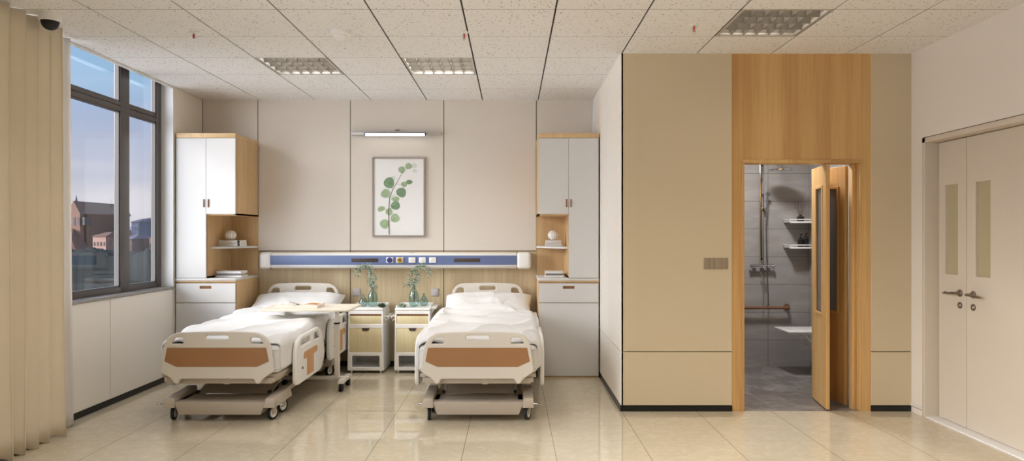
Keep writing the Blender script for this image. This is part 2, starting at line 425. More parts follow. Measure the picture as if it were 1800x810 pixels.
# double door in the right wall
dd = sroot('door_1', 'painted double entrance door with narrow glazed slots', (RX, 4.6, 0))
mb = MB(); cw = .04
for a, b_ in ((RD1-cw, RD1-.001), (RD0+.001, RD0+cw)): mb.box(RX-.006, RX+.16, a, b_, 0, RDZ-.001, .002)
mb.box(RX-.006, RX+.16, RD0+.001, RD1-.001, RDZ-cw, RDZ-.001, .002)
mb.build('door_frame', 'doorpaint', dd)
gmb = MB().box(RX-.0012, RX+.01, RD1-.0015, RD1+.004, 0, RDZ).box(RX-.0012, RX+.01, RD0, RD1, RDZ-.0015, RDZ+.004); gmb.build('frame_joint', 'groove', dd)
LF = RX+.10
def leafdoor(y0, y1, wy0, wy1, hy, dirn, lab):
    me = board(rect(y0, y1, .012, RDZ-cw-.004, .001), [rect(wy0, wy1, 1.118, 1.793, .001)], .05, .001)
    lf = MB().mesh(me, T(LF+.025, 0, 0) @ YZ).build('door_leaf', 'doorpaint', dd, label=lab)
    MB().box(LF+.02, LF+.03, wy0-.002, wy1+.002, 1.116, 1.795).build('pane', 'doorglass', lf)
    hm = MB(); hz = 1.414-103*4.99/1200
    hm.lathe([(0, 0), (.027, 0), (.027, .006), (.012, .012), (.010, .035), (.010, .05), (0, .05)], (LF, hy, hz), 20, mat=Matrix.Rotation(-PI/2, 4, 'Y'))
    hm.tube([(LF-.048, hy-dirn*.012, hz), (LF-.05, hy+dirn*.02, hz), (LF-.05, hy+dirn*.06, hz-.006), (LF-.048, hy+dirn*.10, hz-.004), (LF-.046, hy+dirn*.135, hz-.01)], [.009, .010, .0085, .011, .005], 10)
    hm.build('door_handle', 'steel', lf)
    MB().lathe([(0, 0), (.024, 0), (.024, .006), (.012, .010), (.009, .014), (0, .014)], (LF, hy, hz-.09), 20, mat=Matrix.Rotation(-PI/2, 4, 'Y')).build('keyhole_plate', 'steel', lf)
YM = 4.965
leafdoor(YM+.003, RD1-cw-.002, 5.062, 5.21, YM+.07, 1, 'narrow leaf of the double door')
leafdoor(RD0+cw+.002, YM-.003, 4.717, 4.868, YM-.075, -1, 'wide leaf of the double door')
MB().box(RX-.0, RX+.16, RD0, RD1-.001, 0, .01, .002).build('threshold', 'jamb', dd, label='pale threshold strip under the double door')
MB().box(LF+.05, LF+.056, RD0, RD1, 0, RDZ).build('back_panel', 'groove', dd)

# bathroom
struct(MB().box(SX+.1, RX, BY, BY+.1, 0, 2.6).build('wall_bathroom_back', 'btile'), 'grey tiled wall at the back of the bathroom')
struct(MB().box(RX, RX+.1, PY+.12, BY+.1, 0, 2.6).build('wall_bathroom_right', 'btile2'), 'grey tiled right wall of the bathroom')
struct(MB().box(SX+.1, SX+.12, PY+.12, BY, 0, 2.6).build('wall_bathroom_left', 'btile2'))
struct(MB().box(SX+.1, RX, PY+.12, BY, 2.6, 2.65).build('ceiling_bathroom', 'jamb'), 'white bathroom ceiling')
struct(MB().box(SX+.1, RX+.05, PY+.005, BY, -.1, .001).build('floor_bathroom', 'bfloor'), 'grey stone bathroom floor')
bl = thing('bath_fill_lamp', 'unseen round ceiling lamp added to light the bathroom', 'lamp', (2.3, 6.3, 2.6))  # hidden above the door opening, added to brighten the bathroom
MB().lathe([(0, 0), (.17, 0), (.17, -.03), (.15, -.04), (0, -.04)], (2.3, 6.3, 2.6)).build('lamp_body', 'wplastic', bl)
MB().lathe([(.145, -.041), (.12, -.05), (0, -.055)], (2.3, 6.3, 2.6)).build('diffuser', 'bathfill', bl)
# folding wood door
bd = sroot('door_2', 'honey wood folding bathroom door standing open', (2.3, PY, 0))
mb = MB()
mb.box(DX0, DX0+.022, PY-.004, PY+.13, 0, DZ-.022, .002).box(DX1-.0, DX1-.012, PY+.002, PY+.13, 0, DZ-.02, .002).box(DX0, DX1, PY-.004, PY+.13, DZ-.03, DZ-.001, .002)
mb.box(DX1-.045, DX1-.012, PY+.06, PY+.12, 0, DZ-.03, .003)
mb.build('door_frame', 'teak', bd)
def bleaf(p, q, th, lab):
    p = Vector(p); q = Vector(q); L = (q-p).length; a = math.atan2((q-p).y, (q-p).x)
    R_ = T(p.x, p.y, 0) @ Matrix.Rotation(a, 4, 'Z')
    me = board(rect(0, L, .012, 1.983, .001), [rect(L*.27, L*.66, .78, 1.80, .001)], th, .002)
    lf = MB().mesh(me, R_ @ T(0, -th/2, 0) @ XZ).build('door_leaf', 'teak', bd, label=lab)
    me = board(rect(L*.27-.022, L*.66+.022, .758, 1.822, .002), [rect(L*.27, L*.66, .78, 1.80, .001)], th+.012, .002)
    MB().mesh(me, R_ @ T(0, -th/2, 0) @ XZ).build('glazing_bead', 'teak', lf)
    MB().box(L*.27-.003, L*.66+.003, -th*.6, -th*.45, .777, 1.803, mat=R_).build('pane', 'frost', lf)
bleaf((2.525, 5.492), (2.600, 5.925), .03, 'front folding leaf of the bathroom door')
bleaf((2.745, 5.625), (2.665, 5.99), .03, 'hinged folding leaf of the bathroom door')

# shower set
sh = thing('shower_set', 'chrome shower column with round rain head on grey tiles', 'shower', (2.69, 7.376, 0))
wy = BY; sx = W(1341, 0, 7.3).x
def sz(py, d=7.3): return EYE-(py-HZ)*d/F
mb = MB(); mb.box(sx-.022, sx+.022, wy-.05, wy-.038, sz(465), sz(276), .003)
for z in (sz(455), sz(365), sz(290)): mb.cyl((sx, wy, z), (sx, wy-.05, z), .009)
mb.tube([(sx, wy-.045, sz(278)), (sx, wy-.06, sz(272)), (sx+.02, wy-.2, sz(270)), (sx+.06, wy-.34, sz(272))], .01)
mb.build('column', 'chrome', sh)
MB().lathe([(0, .02), (.02, .02), (.03, .008), (.12, .006), (.12, -.004), (0, -.004)], (sx+.07, wy-.36, sz(299, 7.0)), 32).cyl((sx+.065, wy-.35, sz(299, 7.0)+.015), (sx+.062, wy-.345, sz(276)), .009).build('rain_head', 'chrome', sh)
mb = MB(); zz = sz(468)
mb.cyl((sx-.11, wy-.06, zz), (sx+.11, wy-.06, zz), .018).cyl((sx-.13, wy-.06, zz), (sx-.11, wy-.06, zz), .024).cyl((sx+.11, wy-.06, zz), (sx+.13, wy-.06, zz), .024)
mb.cyl((sx-.075, wy, zz), (sx-.075, wy-.06, zz), .02).cyl((sx+.075, wy, zz), (sx+.075, wy-.06, zz), .02)
mb.cyl((sx, wy-.06, zz), (sx, wy-.06, zz+.05), .02).tube([(sx, wy-.07, zz), (sx, wy-.12, zz-.02), (sx, wy-.15, zz-.05)], .011)
mb.build('mixer_tap', 'chrome', sh)
mb = MB(); mb.cyl((sx+.045, wy-.06, sz(385)), (sx+.045, wy-.09, sz(345)), .009, .011).lathe([(0, 0), (.022, 0), (.025, .01), (.015, .02), (0, .022)], (sx+.045, wy-.10, sz(342)), 20, mat=Matrix.Rotation(1.2, 4, 'X'))
mb.box(sx-.01, sx+.06, wy-.07, wy-.04, sz(371), sz(364), .004)
mb.build('hand_shower', 'chrome', sh)
pts = []
for i in range(41):
    t = i/40; a = t*PI
    x = sx-.02+.06*t+.05*math.sin(PI*t)*(1 if t > .5 else -.2); zt = sz(480) if t < .5 else sz(385)
    z = sz(542)+(zt-sz(542))*abs(math.cos(a))**1.3
    pts.append((x+.02*math.sin(2*a), wy-.06-.02*math.sin(a), z))
MB().tube(pts, .0055, 8).build('shower_hose', 'chrome', sh)
gr = thing('grab_rail', 'horizontal brown grab rail under the shower', 'rail', (2.4, 7.376, .6))
gz = sz(541, 7.28)
MB().tube([(1.6, wy-.08, gz), (W(1382, 0, 7.28).x, wy-.08, gz), (W(1387, 0, 7.28).x, wy-.075, gz), (W(1387, 0, 7.28).x+.01, wy-.05, gz), (W(1387, 0, 7.28).x+.01, wy, gz)], .017, 14).build('bar', 'railwood', gr)
MB().cyl((W(1387, 0, 7.28).x+.01, wy, gz), (W(1387, 0, 7.28).x+.01, wy-.012, gz), .035).build('wall_flange', 'railwood', gr)
# folding seat
ss = thing('shower_bench', 'white slatted folding shower bench fixed to bathroom wall', 'bench', (3.0, 6.98, .45))
for k in range(4):
    x0 = 2.75+.112*k
    MB().box(x0, x0+.104, 6.78, 7.17, .437, .455, .006).build('slat', 'wplastic', ss)
for y in (6.83, 7.10):
    mb = MB(); mb.box(2.78, RX, y-.012, y+.012, .415, .437, .003); mb.tube([(2.93, y, .418), (RX-.005, y, .12)], .011)
    mb.box(RX-.012, RX, y-.02, y+.02, .06, .46, .003)
    mb.build('bracket', 'wplastic', ss)
# wall shelves
def wshelf(py, lab):
    z = sz(py, 7.2)
    o = thing('wall_shelf', lab, 'shelf', (3.1, 7.3, z), 'white shelves in the shower corner')
    MB().box(2.93, RX, 7.20, BY, z-.008, z, .002).build('shelf_board', 'wplastic', o)
    MB().box(2.925, RX, 7.19, 7.2, z-.018, z-.004, .002).box(2.925, RX, 7.19, 7.198, z+.014, z+.026, .002).box(2.925, 2.935, 7.19, BY, z+.014, z+.026, .002).box(2.925, 2.935, 7.19, 7.2, z-.018, z+.02, .001).build('guard_rail', 'wplastic', o)
    return z
z1 = wshelf(389, 'white wall shelf in the shower holding the reed diffuser')
z2 = wshelf(434, 'lower white wall shelf in the shower holding two bottles')
rd = thing('reed_diffuser', 'dark reed diffuser with brown sticks on upper shower shelf', 'diffuser', (W(1407, 0, 7.28).x, 7.28, z1+.001))
x = rd.location.x
MB().box(x-.03, x+.03, 7.25, 7.31, z1+.001, z1+.055, .008).cyl((x, 7.28, z1+.05), (x, 7.28, z1+.07), .012).build('bottle', 'rubber', rd)
mb = MB()
for i in range(9):
    a = (i-4)*.075; mb.tube([(x, 7.28, z1+.02), (x+math.sin(a)*.2, 7.28+.02*math.cos(i*2), z1+.02+math.cos(a)*.2)], .0018, 5)
mb.build('sticks', 'reed', rd)
for px, h, lab in ((1407, .075, 'smaller left pump bottle on the lower shower shelf'), (1416.5, .085, 'taller right pump bottle on the lower shower shelf')):
    x = W(px, 0, 7.28).x
    o = thing('pump_bottle', lab, 'bottle', (x, 7.28, z2+.001), 'dark pump bottles in the shower')
    MB().lathe([(0, 0), (.027, 0), (.028, .004), (.028, h-.01), (.012, h), (0, h)], (x, 7.28, z2+.001), 20).build('bottle_body', 'rubber', o)
    MB().lathe([(.028, h), (.022, h+.012), (.009, h+.02), (.009, h+.03), (0, h+.03)], (x, 7.28, z2+.001), 16).cyl((x, 7.28, z2+h+.02), (x, 7.28, z2+h+.055), .004).box(x-.006, x+.024, 7.274, 7.286, z2+h+.052, z2+h+.062, .002).build('pump', 'rubber', o)

# ------------------------------------------------------------------ ceiling things
def louver(x0, x1, y0, y1, lab):
    o = thing('ceiling_light', lab, 'light', ((x0+x1)/2, (y0+y1)/2, CZ), 'square louvre ceiling lights')
    z0 = CZ
    MB().box(x0+.001, x0+.02, y0, y1, z0, z0+.02, .001).box(x1-.02, x1-.001, y0, y1, z0, z0+.02, .001).box(x0+.02, x1-.02, y0, y0+.02, z0, z0+.02, .001).box(x0+.02, x1-.02, y1-.02, y1, z0, z0+.02, .001).build('frame', 'alum', o)
    mb = MB()
    mb.box(x0+.02, x1-.02, y0+.02, y1-.02, z0+.10, z0+.105).box(x0+.005, x0+.02, y0+.01, y1-.01, z0+.02, z0+.105).box(x1-.02, x1-.005, y0+.01, y1-.01, z0+.02, z0+.105).box(x0+.02, x1-.02, y0+.005, y0+.02, z0+.02, z0+.105).box(x0+.02, x1-.02, y1-.02, y1-.005, z0+.02, z0+.105)
    mb.build('housing', 'darklouvre', o)
    n = 6; mb = MB()
    for i in range(1, n):
        x = x0+.02+(x1-x0-.04)*i/n; mb.hexa([(x-.010, y0+.02, z0+.052), (x+.010, y0+.02, z0+.052), (x+.010, y1-.02, z0+.052), (x-.010, y1-.02, z0+.052)], [(x-.002, y0+.02, z0+.004), (x+.002, y0+.02, z0+.004), (x+.002, y1-.02, z0+.004), (x-.002, y1-.02, z0+.004)])
    for i in range(1, 4):
        y = y0+.02+(y1-y0-.04)*i/4; mb.hexa([(x0+.02, y-.016, z0+.055), (x1-.02, y-.016, z0+.055), (x1-.02, y+.016, z0+.055), (x0+.02, y+.016, z0+.055)], [(x0+.02, y-.003, z0+.002), (x1-.02, y-.003, z0+.002), (x1-.02, y+.003, z0+.002), (x0+.02, y+.003, z0+.002)])
    mb.build('louvre', 'darklouvre', o)
    ld = bpy.data.lights.new('lamp', 'AREA'); ld.shape = 'SQUARE'; ld.size = .52; ld.spread = math.radians(125 if LAMP_W < 16 else 180); ld.energy = LAMP_W; ld.color = LAMP_C
    lo = bpy.data.objects.new('lamp', ld); C.objects.link(lo); lo.location = (0, 0, .096); lo.parent = o
    for i in range(4):
        y = y0+.02+(y1-y0-.04)*(i+.5)/4
        MB().cyl((x0+.03, y, z0+.08), (x1-.03, y, z0+.08), .013, seg=12).build('tube', FIXTUBE, o)
FIXTUBE = 'wplastic'
M['tube_on'] = emis('lit_tube', (1, .93, .84, 1), 4)
for (x0, x1, y0, y1) in fixtures:
    vis = y0 > 4
    LAMP_W = (9 if x0 < -1.5 else 13 if x0 < 0 else 4) if vis else (22 if x0 < 0 else 12); LAMP_C = (1, .97, .94) if x0 < 0 else (1, .88, .74)
    if vis:
        lab = {0: 'louvre ceiling light nearest the window', 1: 'louvre ceiling light above the picture wall, middle one', 2: 'louvre ceiling light before the bathroom, nearest the camera'}[0 if x0 < -1.5 else 1 if x0 < 0 else 2]
    else: lab = 'unseen louvre ceiling light added as fill for the room'  # fixtures out of view, added with strong lamps as fill
    if x1 > x0: louver(x0, x1, y0, y1, lab)
# dome camera
cx, cy = W(88, 0, 4.5).x, 4.5
o = thing('dome_camera', 'black dome security camera on ceiling beside the curtain', 'camera', (cx, cy, CZ))
MB().lathe([(0, 0), (.066, 0), (.068, -.012), (.066, -.045), (.060, -.05), (0, -.05)], (cx, cy, CZ)).build('mount', 'wplastic', o)
mb = MB(); mb.lathe([(.056, -.05)]+[(.052*math.cos(a), -.056-.05*math.sin(a)) for a in [PI/2*k/8 for k in range(9)]], (cx, cy, CZ)); mb.build('dome', 'rubber', o)
# smoke detector
cx, cy = W(600, 0, 4.9).x, 4.88
o = thing('smoke_detector', 'white round smoke detector on the ceiling', 'detector', (cx, cy, CZ))
MB().lathe([(0, 0), (.072, 0), (.074, -.01), (.07, -.024), (.055, -.032), (0, -.032)], (cx, cy, CZ)).build('base_ring', 'wplastic', o)
MB().lathe([(.048, -.033), (.048, -.048), (.04, -.056), (0, -.058)], (cx, cy, CZ)).build('sensor_cap', 'wplastic', o)
for px, lab in ((341, 'red bulb sprinkler on ceiling, nearest the window'), (816, 'red bulb sprinkler on ceiling above the right bed side'), (1220, 'red bulb sprinkler on ceiling before the bathroom wall')):
    cx, cy = W(px, 0, 4.9).x, (4.9 if px != 1220 else 4.72)
    if px == 1220: cx = W(px, 0, 4.72).x
    o = thing('sprinkler', lab, 'sprinkler', (cx, cy, CZ), 'ceiling sprinklers')
    MB().lathe([(0, 0), (.032, 0), (.034, -.003), (.015, -.008), (0, -.009)], (cx, cy, CZ), 20).build('escutcheon', 'wplastic', o)
    MB().cyl((cx, cy, CZ-.008), (cx, cy, CZ-.02), .008, seg=12).tube([(cx-.008, cy, CZ-.018), (cx-.012, cy, CZ-.03), (cx-.004, cy, CZ-.048)], .002, 6).tube([(cx+.008, cy, CZ-.018), (cx+.012, cy, CZ-.03), (cx+.004, cy, CZ-.048)], .002, 6).lathe([(0, 0), (.014, 0), (.014, -.002), (0, -.002)], (cx, cy, CZ-.048), 16).build('sprinkler_frame', 'chrome', o)
    MB().cyl((cx, cy-.002, CZ-.016), (cx, cy-.002, CZ-.047), .0065, .004, 10).build('bulb', 'red', o)

# ------------------------------------------------------------------ wardrobes
def wardrobe(s, lab):
    # s=+1: the left one (tall door on the left, open niche on the right); s=-1 mirrored
    XO, XI = (LX+.012, -2.738) if s > 0 else (SX-.012, .262)
    XM = -3.03 if s > 0 else .562                    # boundary between tall door and niche
    yf, yb_ = 6.76, BY-.003
    o = thing('wardrobe', lab, 'wardrobe', ((XO+XI)/2, 7.06, 0), 'bedside wardrobes')
    t = .018
    ctz = .985
    # lower carcass
    mb = MB()
    mb.box(XO, XO+s*t, yf+.02, yb_, .0, ctz-.022).box(XI-s*t, XI, yf+.02, yb_, 0, ctz-.022).box(XO, XI, yf+.02, yb_, 0, t).box(XO, XI, yf+.022, yf+.03, 0, ctz-.022).box(XO, XI, yf+.001, yf+.03, ctz-.036, ctz-.022)
    mb.box(XO, XI, yb_-.008, yb_, 0, ctz)
    mb.build('base_carcass', 'oak', o)
    MB().box(XO, XI+s*.004, yf-.006, yb_, ctz-.022, ctz, .002).build('countertop', 'white', o)
    dz1 = sz(498, 6.76); dz0 = sz(532, 6.76)
    g = .003
    a, b_ = sorted((XO+s*.004, XI-s*.004))
    hx = (XO+XI)/2
    me = board(rect(a, b_, dz0+g, dz1, .001), [rect(hx-.058, hx+.058, sz(507.5, 6.76), sz(502.5, 6.76), .004)], .018, .001)
    dr = MB().mesh(me, T(0, yf+.009, 0) @ XZ).build('drawer', 'white', o)
    MB().box(hx-.062, hx+.062, yf+.008, yf+.02, sz(509, 6.76), sz(501, 6.76)).build('drawer_pull', 'bronze', dr)
    MB().box(a, b_, yf, yf+.018, .018, dz0-g*1.2, .001, 1).build('lower_door', 'white', o)
    MB().box(a, b_, yf+.006, yf+.02, 0, .012).build('plinth', 'oak', o)
    # tall cupboard
    top = 2.422
    mb = MB()
    mb.box(XO, XO+s*t, yf+.02, yb_, ctz, top-.04).box(XM-s*t, XM, yf+.02, yb_, ctz, top-.04).box(XO, XI, yb_-.012, yb_, ctz, top-.04)
    mb.box(XO, XM, yf+.022, yb_, ctz, ctz+t).box(XO, XM, yf+.03, yf+.036, ctz, top-.04)
    ub = sz(376, 6.76)
    mb.box(XI-s*t, XI, yf+.018, yb_, ub-.012, top-.04, .001).box(XM, XI, yf+.018, yb_, ub-.012, ub+.006).box(XM, XI, yf+.03, yf+.036, ub, top-.04)
    mb.build('upper_carcass', 'oak', o)
    MB().box(XO, XI+s*.002, yf-.004, yb_, top-.045, top, .002).build('top_board', 'oak', o)
    a, b_ = sorted((XO+s*.004, XM-s*.0015))
    td = MB().box(a, b_, yf, yf+.018, ctz+.004, top-.048, .001, 1).build('tall_door', 'white', o)
    a2, b2 = sorted((XM+s*.0015, XI-s*.002))
    ud = MB().box(a2, b2, yf, yf+.018, ub, top-.048, .001, 1).build('upper_door', 'white', o)
    hz0, hz1 = sz(364, 6.76), sz(350, 6.76)
    MB().box(XM-s*.016, XM-s*.028, yf-.008, yf, hz0, hz1, .002).build('door_handle', 'bronze', td)
    MB().box(XM+s*.016, XM+s*.028, yf-.008, yf, hz0, hz1, .002).build('door_handle', 'bronze', ud)
    # niche shelf with a swept front
    zs = 1.297
    p = [(XM, yb_-.012), (XI-s*.0, yb_-.012), (XI, 7.24)]
    for k in range(1, 9):
        u = k/9; p.append((XI+(XM-XI)*u, 7.24+(6.86-7.24)*math.sin(u*PI/2)))
    p.append((XM, 6.86))
    if s < 0: p = p[::-1]
    me = board(p, [], .02, .001)
    MB().mesh(me, T(0, 0, zs-.01)).build('niche_shelf', 'white', o)
    return XM, XI, zs, ctz
lw = wardrobe(1, 'oak and white wardrobe in the corner beside the window')
rw = wardrobe(-1, 'oak and white wardrobe beside the bathroom block')

def book(x0, x1, y0, y1, z0, z1, cover, lab, grp, rot=0, spine_dark=None):
    cx_, cy_ = (x0+x1)/2, (y0+y1)/2
    o = thing('book', lab, 'book', (cx_, cy_, z0), grp)
    mb = MB(); c_ = .0025
    mb.box(x0, x1, y0, y1, z0, z0+c_, .0008, 1).box(x0, x1, y0, y1, z1-c_, z1, .0008, 1).box(x0, x1, y0, y0+c_, z0, z1, .0008, 1)
    mb.build('cover', cover, o)
    MB().box(x0+.003, x1-.003, y0+c_, y1-.004, z0+c_, z1-c_).build('pages', 'paper', o)
    if spine_dark: MB().box(x1-.035, x1-.012, y0-.001, y0+.002, z0+.002, z1-.002).build('spine_label', 'bookk', o)
    o.rotation_euler.z = rot
    return z1
def dress(XM, XI, zs, ctz, s, side):
    xc = (XM+XI)/2
    y = 7.16
    z = zs+.001
    w = .15 if s > 0 else .15
    xb = xc-.0*s
    xb = W(404, 0, 7.1).x if s > 0 else W(973, 0, 7.1).x
    z = book(xb-.125 if s > 0 else xb-.085, xb+.135 if s > 0 else xb+.085, 7.05 if s > 0 else 7.08, 7.22, z, z+.03, 'bookw', f'lower white book on the niche shelf of the {side}', 'white books on the niche shelves', 0, s > 0)+.0005
    z = book(xb-.12 if s > 0 else xb-.08, xb+.13 if s > 0 else xb+.08, 7.055 if s > 0 else 7.085, 7.22, z, z+.032, 'bookw', f'upper white book under the ribbed globe, {side}', 'white books on the niche shelves', .01, s > 0)+.0005
    # ribbed globe
    R_ = .058; bm = bmesh.new(); seg, st = 72, 24; rings = []
    for j in range(st+1):
        ph = PI*j/st; ring = []
        for k in range(seg):
            th = 2*PI*k/seg; rr = R_*(1-.10*math.sin(ph)*(abs(math.cos(th*7))**6))
            ring.append(bm.verts.new((rr*math.sin(ph)*math.cos(th), rr*math.sin(ph)*math.sin(th), .9*R_*(1-math.cos(ph)))))
        rings.append(ring)
    for a, b_ in zip(rings, rings[1:]):
        for k in range(seg): bm.faces.new((a[k], b_[k], b_[(k+1) % seg], a[(k+1) % seg]))
    bmesh.ops.remove_doubles(bm, verts=bm.verts, dist=1e-5); bmesh.ops.recalc_face_normals(bm, faces=bm.faces)
    q = MB(); q._merge(bm)
    go = q.build('ribbed_globe', 'water', ang=70); go.location = (xb, 7.12, z)
    tag(go, f'white ribbed globe ornament on books in the {side}', 'ornament', 'ribbed white globes')
    xb = W(405, 0, 6.95).x if s > 0 else W(975, 0, 6.95).x
    z = ctz+.001
    z = book(xb-.13 if s > 0 else xb-.10, xb+.13 if s > 0 else xb+.09, 6.9, 7.08, z, z+.022, 'bookw', f'bottom white book on the countertop of the {side}', 'books on the wardrobe countertops')+.0005
    z = book(xb-.125 if s > 0 else xb-.095, xb+.12 if s > 0 else xb+.08, 6.9, 7.06, z, z+.016, 'bookg', f'grey middle book on the countertop of the {side}', 'books on the wardrobe countertops', .03)+.0005
    z = book(xb-.12 if s > 0 else xb-.10, xb+.13 if s > 0 else xb+.085, 6.9, 7.07, z, z+.024, 'bookw', f'topmost white book on the countertop of the {side}', 'books on the wardrobe countertops', -.03)
dress(*lw, 1, 'left wardrobe')
dress(*rw, -1, 'right wardrobe')

# ------------------------------------------------------------------ bedhead service panel
HU = 7.24
def hx(px): return (px-VX)*HU/F
def hz_(py): return EYE-(py-HZ)*HU/F
bu = thing('bedhead_unit', 'long white bedhead service panel with a blue fascia', 'panel', (hx(695), BY, hz_(458)))
zt, zb = hz_(444), hz_(472)
prof = rounded([(BY-.001, zb), (HU+.03, zb), (HU, zb+.03), (HU, zt-.03), (HU+.03, zt), (BY-.001, zt)], [0, .03, .02, .02, .03, 0])
me = board(prof, [], hx(908)-hx(476), .0005)
MB().mesh(me, T((hx(908)+hx(476))/2, 0, 0) @ YZ).build('casing', 'wplastic', bu)
for a, b_ in ((hx(455), hx(476)), (hx(908), hx(934))):
    MB().box(a+.001, b_-.001, HU-.012, BY, zb-.004, zt+.004, .035, 5).build('end_cap', 'wplastic', bu)
MB().box(hx(474)+.008, hx(908), HU-.003, HU+.004, hz_(465.5), hz_(449), .001).build('fascia', 'blue', bu, label='blue fascia strip')
for a, b_ in ((618, 665), (798, 844)): MB().box(hx(a), hx(b_), HU-.005, HU, hz_(460.5), hz_(454), .001).build('slot_vent', 'darkplastic', bu)
for px, ringm in ((685.5, 'bluering'), (703, 'yellow')):
    x = hx(px); z = hz_(457)
    g_ = MB().box(x-.037, x+.037, HU-.014, HU-.003, z-.03, z+.03, .008, 3).build('gas_outlet', 'wplastic', bu)
    MB().lathe([(.015, 0), (.029, 0), (.029, .006), (.015, .006)], (x, HU-.014, z), 24, mat=Matrix.Rotation(PI/2, 4, 'X')).build('outlet_ring', ringm, g_)
    MB().cyl((x, HU-.014, z), (x, HU-.026, z), .013).build('outlet_port', 'darkplastic' if ringm == 'bluering' else 'bronze', g_)
for px in (724.5, 742.5, 760.5):
    x = hx(px); z = hz_(457)
    g_ = MB().box(x-.037, x+.037, HU-.012, HU-.003, z-.029, z+.029, .008, 3).build('socket', 'wplastic', bu)
    MB().box(x-.012, x-.009, HU-.013, HU-.011, z-.014, z-.002).box(x+.009, x+.012, HU-.013, HU-.011, z-.014, z-.002).box(x-.0015, x+.0015, HU-.013, HU-.011, z+.004, z+.013).build('socket_pins', 'bronze', g_)
MB().box(hx(719), hx(726), HU+.03, HU+.06, zt, zt+.008, .002).build('indicator', 'alum', bu)
# wall lamp track
wl = thing('wall_lamp', 'slim grey wall lamp with a lit strip above the picture', 'lamp', (W(695, 0, 7.3).x, BY, 1.414+180*7.3/F))
d = 7.31
MB().box(W(617, 0, d).x, W(775, 0, d).x, d, BY, W(0, 236.5, d).z, W(0, 231, d).z, .003).build('track', 'alum', wl)
MB().box(W(641, 0, d).x, W(749, 0, d).x, d-.03, d, W(0, 238.5, d).z, W(0, 234, d).z, .003).build('lamp_body', 'bluering', wl)
MB().box(W(643, 0, d).x, W(747, 0, d).x, d-.034, d-.006, W(0, 238.5, d).z-.003, W(0, 235.2, d).z, .004).build('lamp_lens', 'lamp', wl)
MB().cyl((W(697, 0, 7.35).x, BY-.01, W(0, 228, 7.35).z-.004), (W(697, 0, 7.35).x, BY-.01, W(0, 228, 7.35).z+.006), .025, seg=20).box(W(697, 0, 7.35).x-.006, W(697, 0, 7.35).x+.006, BY-.02, BY, W(0, 231.5, 7.35).z, W(0, 228, 7.35).z).build('bracket', 'greyplate', wl)
# picture
pc = thing('picture', 'framed eucalyptus watercolour hanging on the back wall', 'picture', (W(700, 0, 7.35).x, BY, W(0, 415, 7.35).z))
d = 7.35
x0, x1, z0, z1_ = W(654, 0, d).x, W(747, 0, d).x, W(0, 416, d).z, W(0, 276, d).z
me = board(rect(x0, x1, z0, z1_, .001), [rect(x0+.016, x1-.016, z0+.016, z1_-.016, .001)], .025, .002)
MB().mesh(me, T(0, BY-.013, 0) @ XZ).build('frame', 'silver', pc)
pp = MB().box(x0+.014, x1-.014, BY-.014, BY-.002, z0+.014, z1_-.014).build('paper', 'jamb', pc)
M['wc1'] = plain('watercolour_green', rgb(160, 182, 146), .8, vary=.3, scale=28)
M['wc2'] = plain('watercolour_dark_green', rgb(122, 152, 120), .8, vary=.4, scale=22)
M['wc3'] = plain('watercolour_faint', rgb(214, 220, 214), .8, vary=.03)
def pz(zx, zy): return W(600+zx/2.892, 220+zy/2.892, 7.361)
leaves = [(342, 208, 18, 16, 0, 0), (307, 226, 17, 17, 0, 0), (372, 205, 13, 13, 0, 2), (373, 232, 12, 9, 0, 2), (262, 272, 13, 13, 0, 2), (243, 293, 27, 28, 0, 1), (320, 300, 16, 14, 0, 0), (346, 289, 16, 11, 0, 1), (305, 342, 26, 24, -.6, 1), (225, 347, 24, 22, .5, 0), (275, 375, 20, 13, 0, 0), (275, 408, 23, 22, .3, 1), (203, 425, 20, 13, .3, 0), (243, 440, 18, 18, 0, 0), (273, 472, 22, 22, 0, 0), (220, 502, 23, 24, .4, 0)]
mb = MB()
for n_, (zx, zy, a, b_, rot, mi) in enumerate(leaves):
    c_ = pz(zx, zy); t = bmesh.new(); k_ = .002115
    vs = []
    for k in range(28):
        th = 2*PI*k/28; r_ = 1+.05*math.sin(3*th+zx); u = a*k_*math.cos(th)*r_; v_ = b_*k_*math.sin(th)*r_
        vs.append(t.verts.new((c_.x+u*math.cos(rot)-v_*math.sin(rot), BY-.0148-.0001*n_, c_.z+u*math.sin(rot)+v_*math.cos(rot))))
    f_ = t.faces.new(vs); bmesh.ops.recalc_face_normals(t, faces=t.faces)
    if f_.normal.y > 0: f_.normal_flip()
    mb._merge(t, mi)
mb.build('painted_leaves', ['wc1', 'wc2', 'wc3'], pp)
mb = MB()
st = [pz(*q) for q in [(243, 555), (242, 500), (240, 440), (245, 370), (262, 325), (285, 285), (310, 240), (340, 215)]]
for v_ in st: v_.y = BY-.0165
mb.tube(st, [.004, .0035, .003, .0025, .002, .0012, .001, .001], 6)
for a, b_ in (((240, 440), (222, 425)), ((242, 500), (225, 510)), ((241, 490), (272, 476)), ((240, 430), (272, 410)), ((246, 365), (300, 345)), ((245, 370), (228, 350)), ((262, 325), (245, 295)), ((275, 300), (318, 300))):
    p, q = pz(*a), pz(*b_); p.y = q.y = BY-.0165; mb.tube([p, q], .001, 5)
mb.build('painted_stem', 'stem', pp)
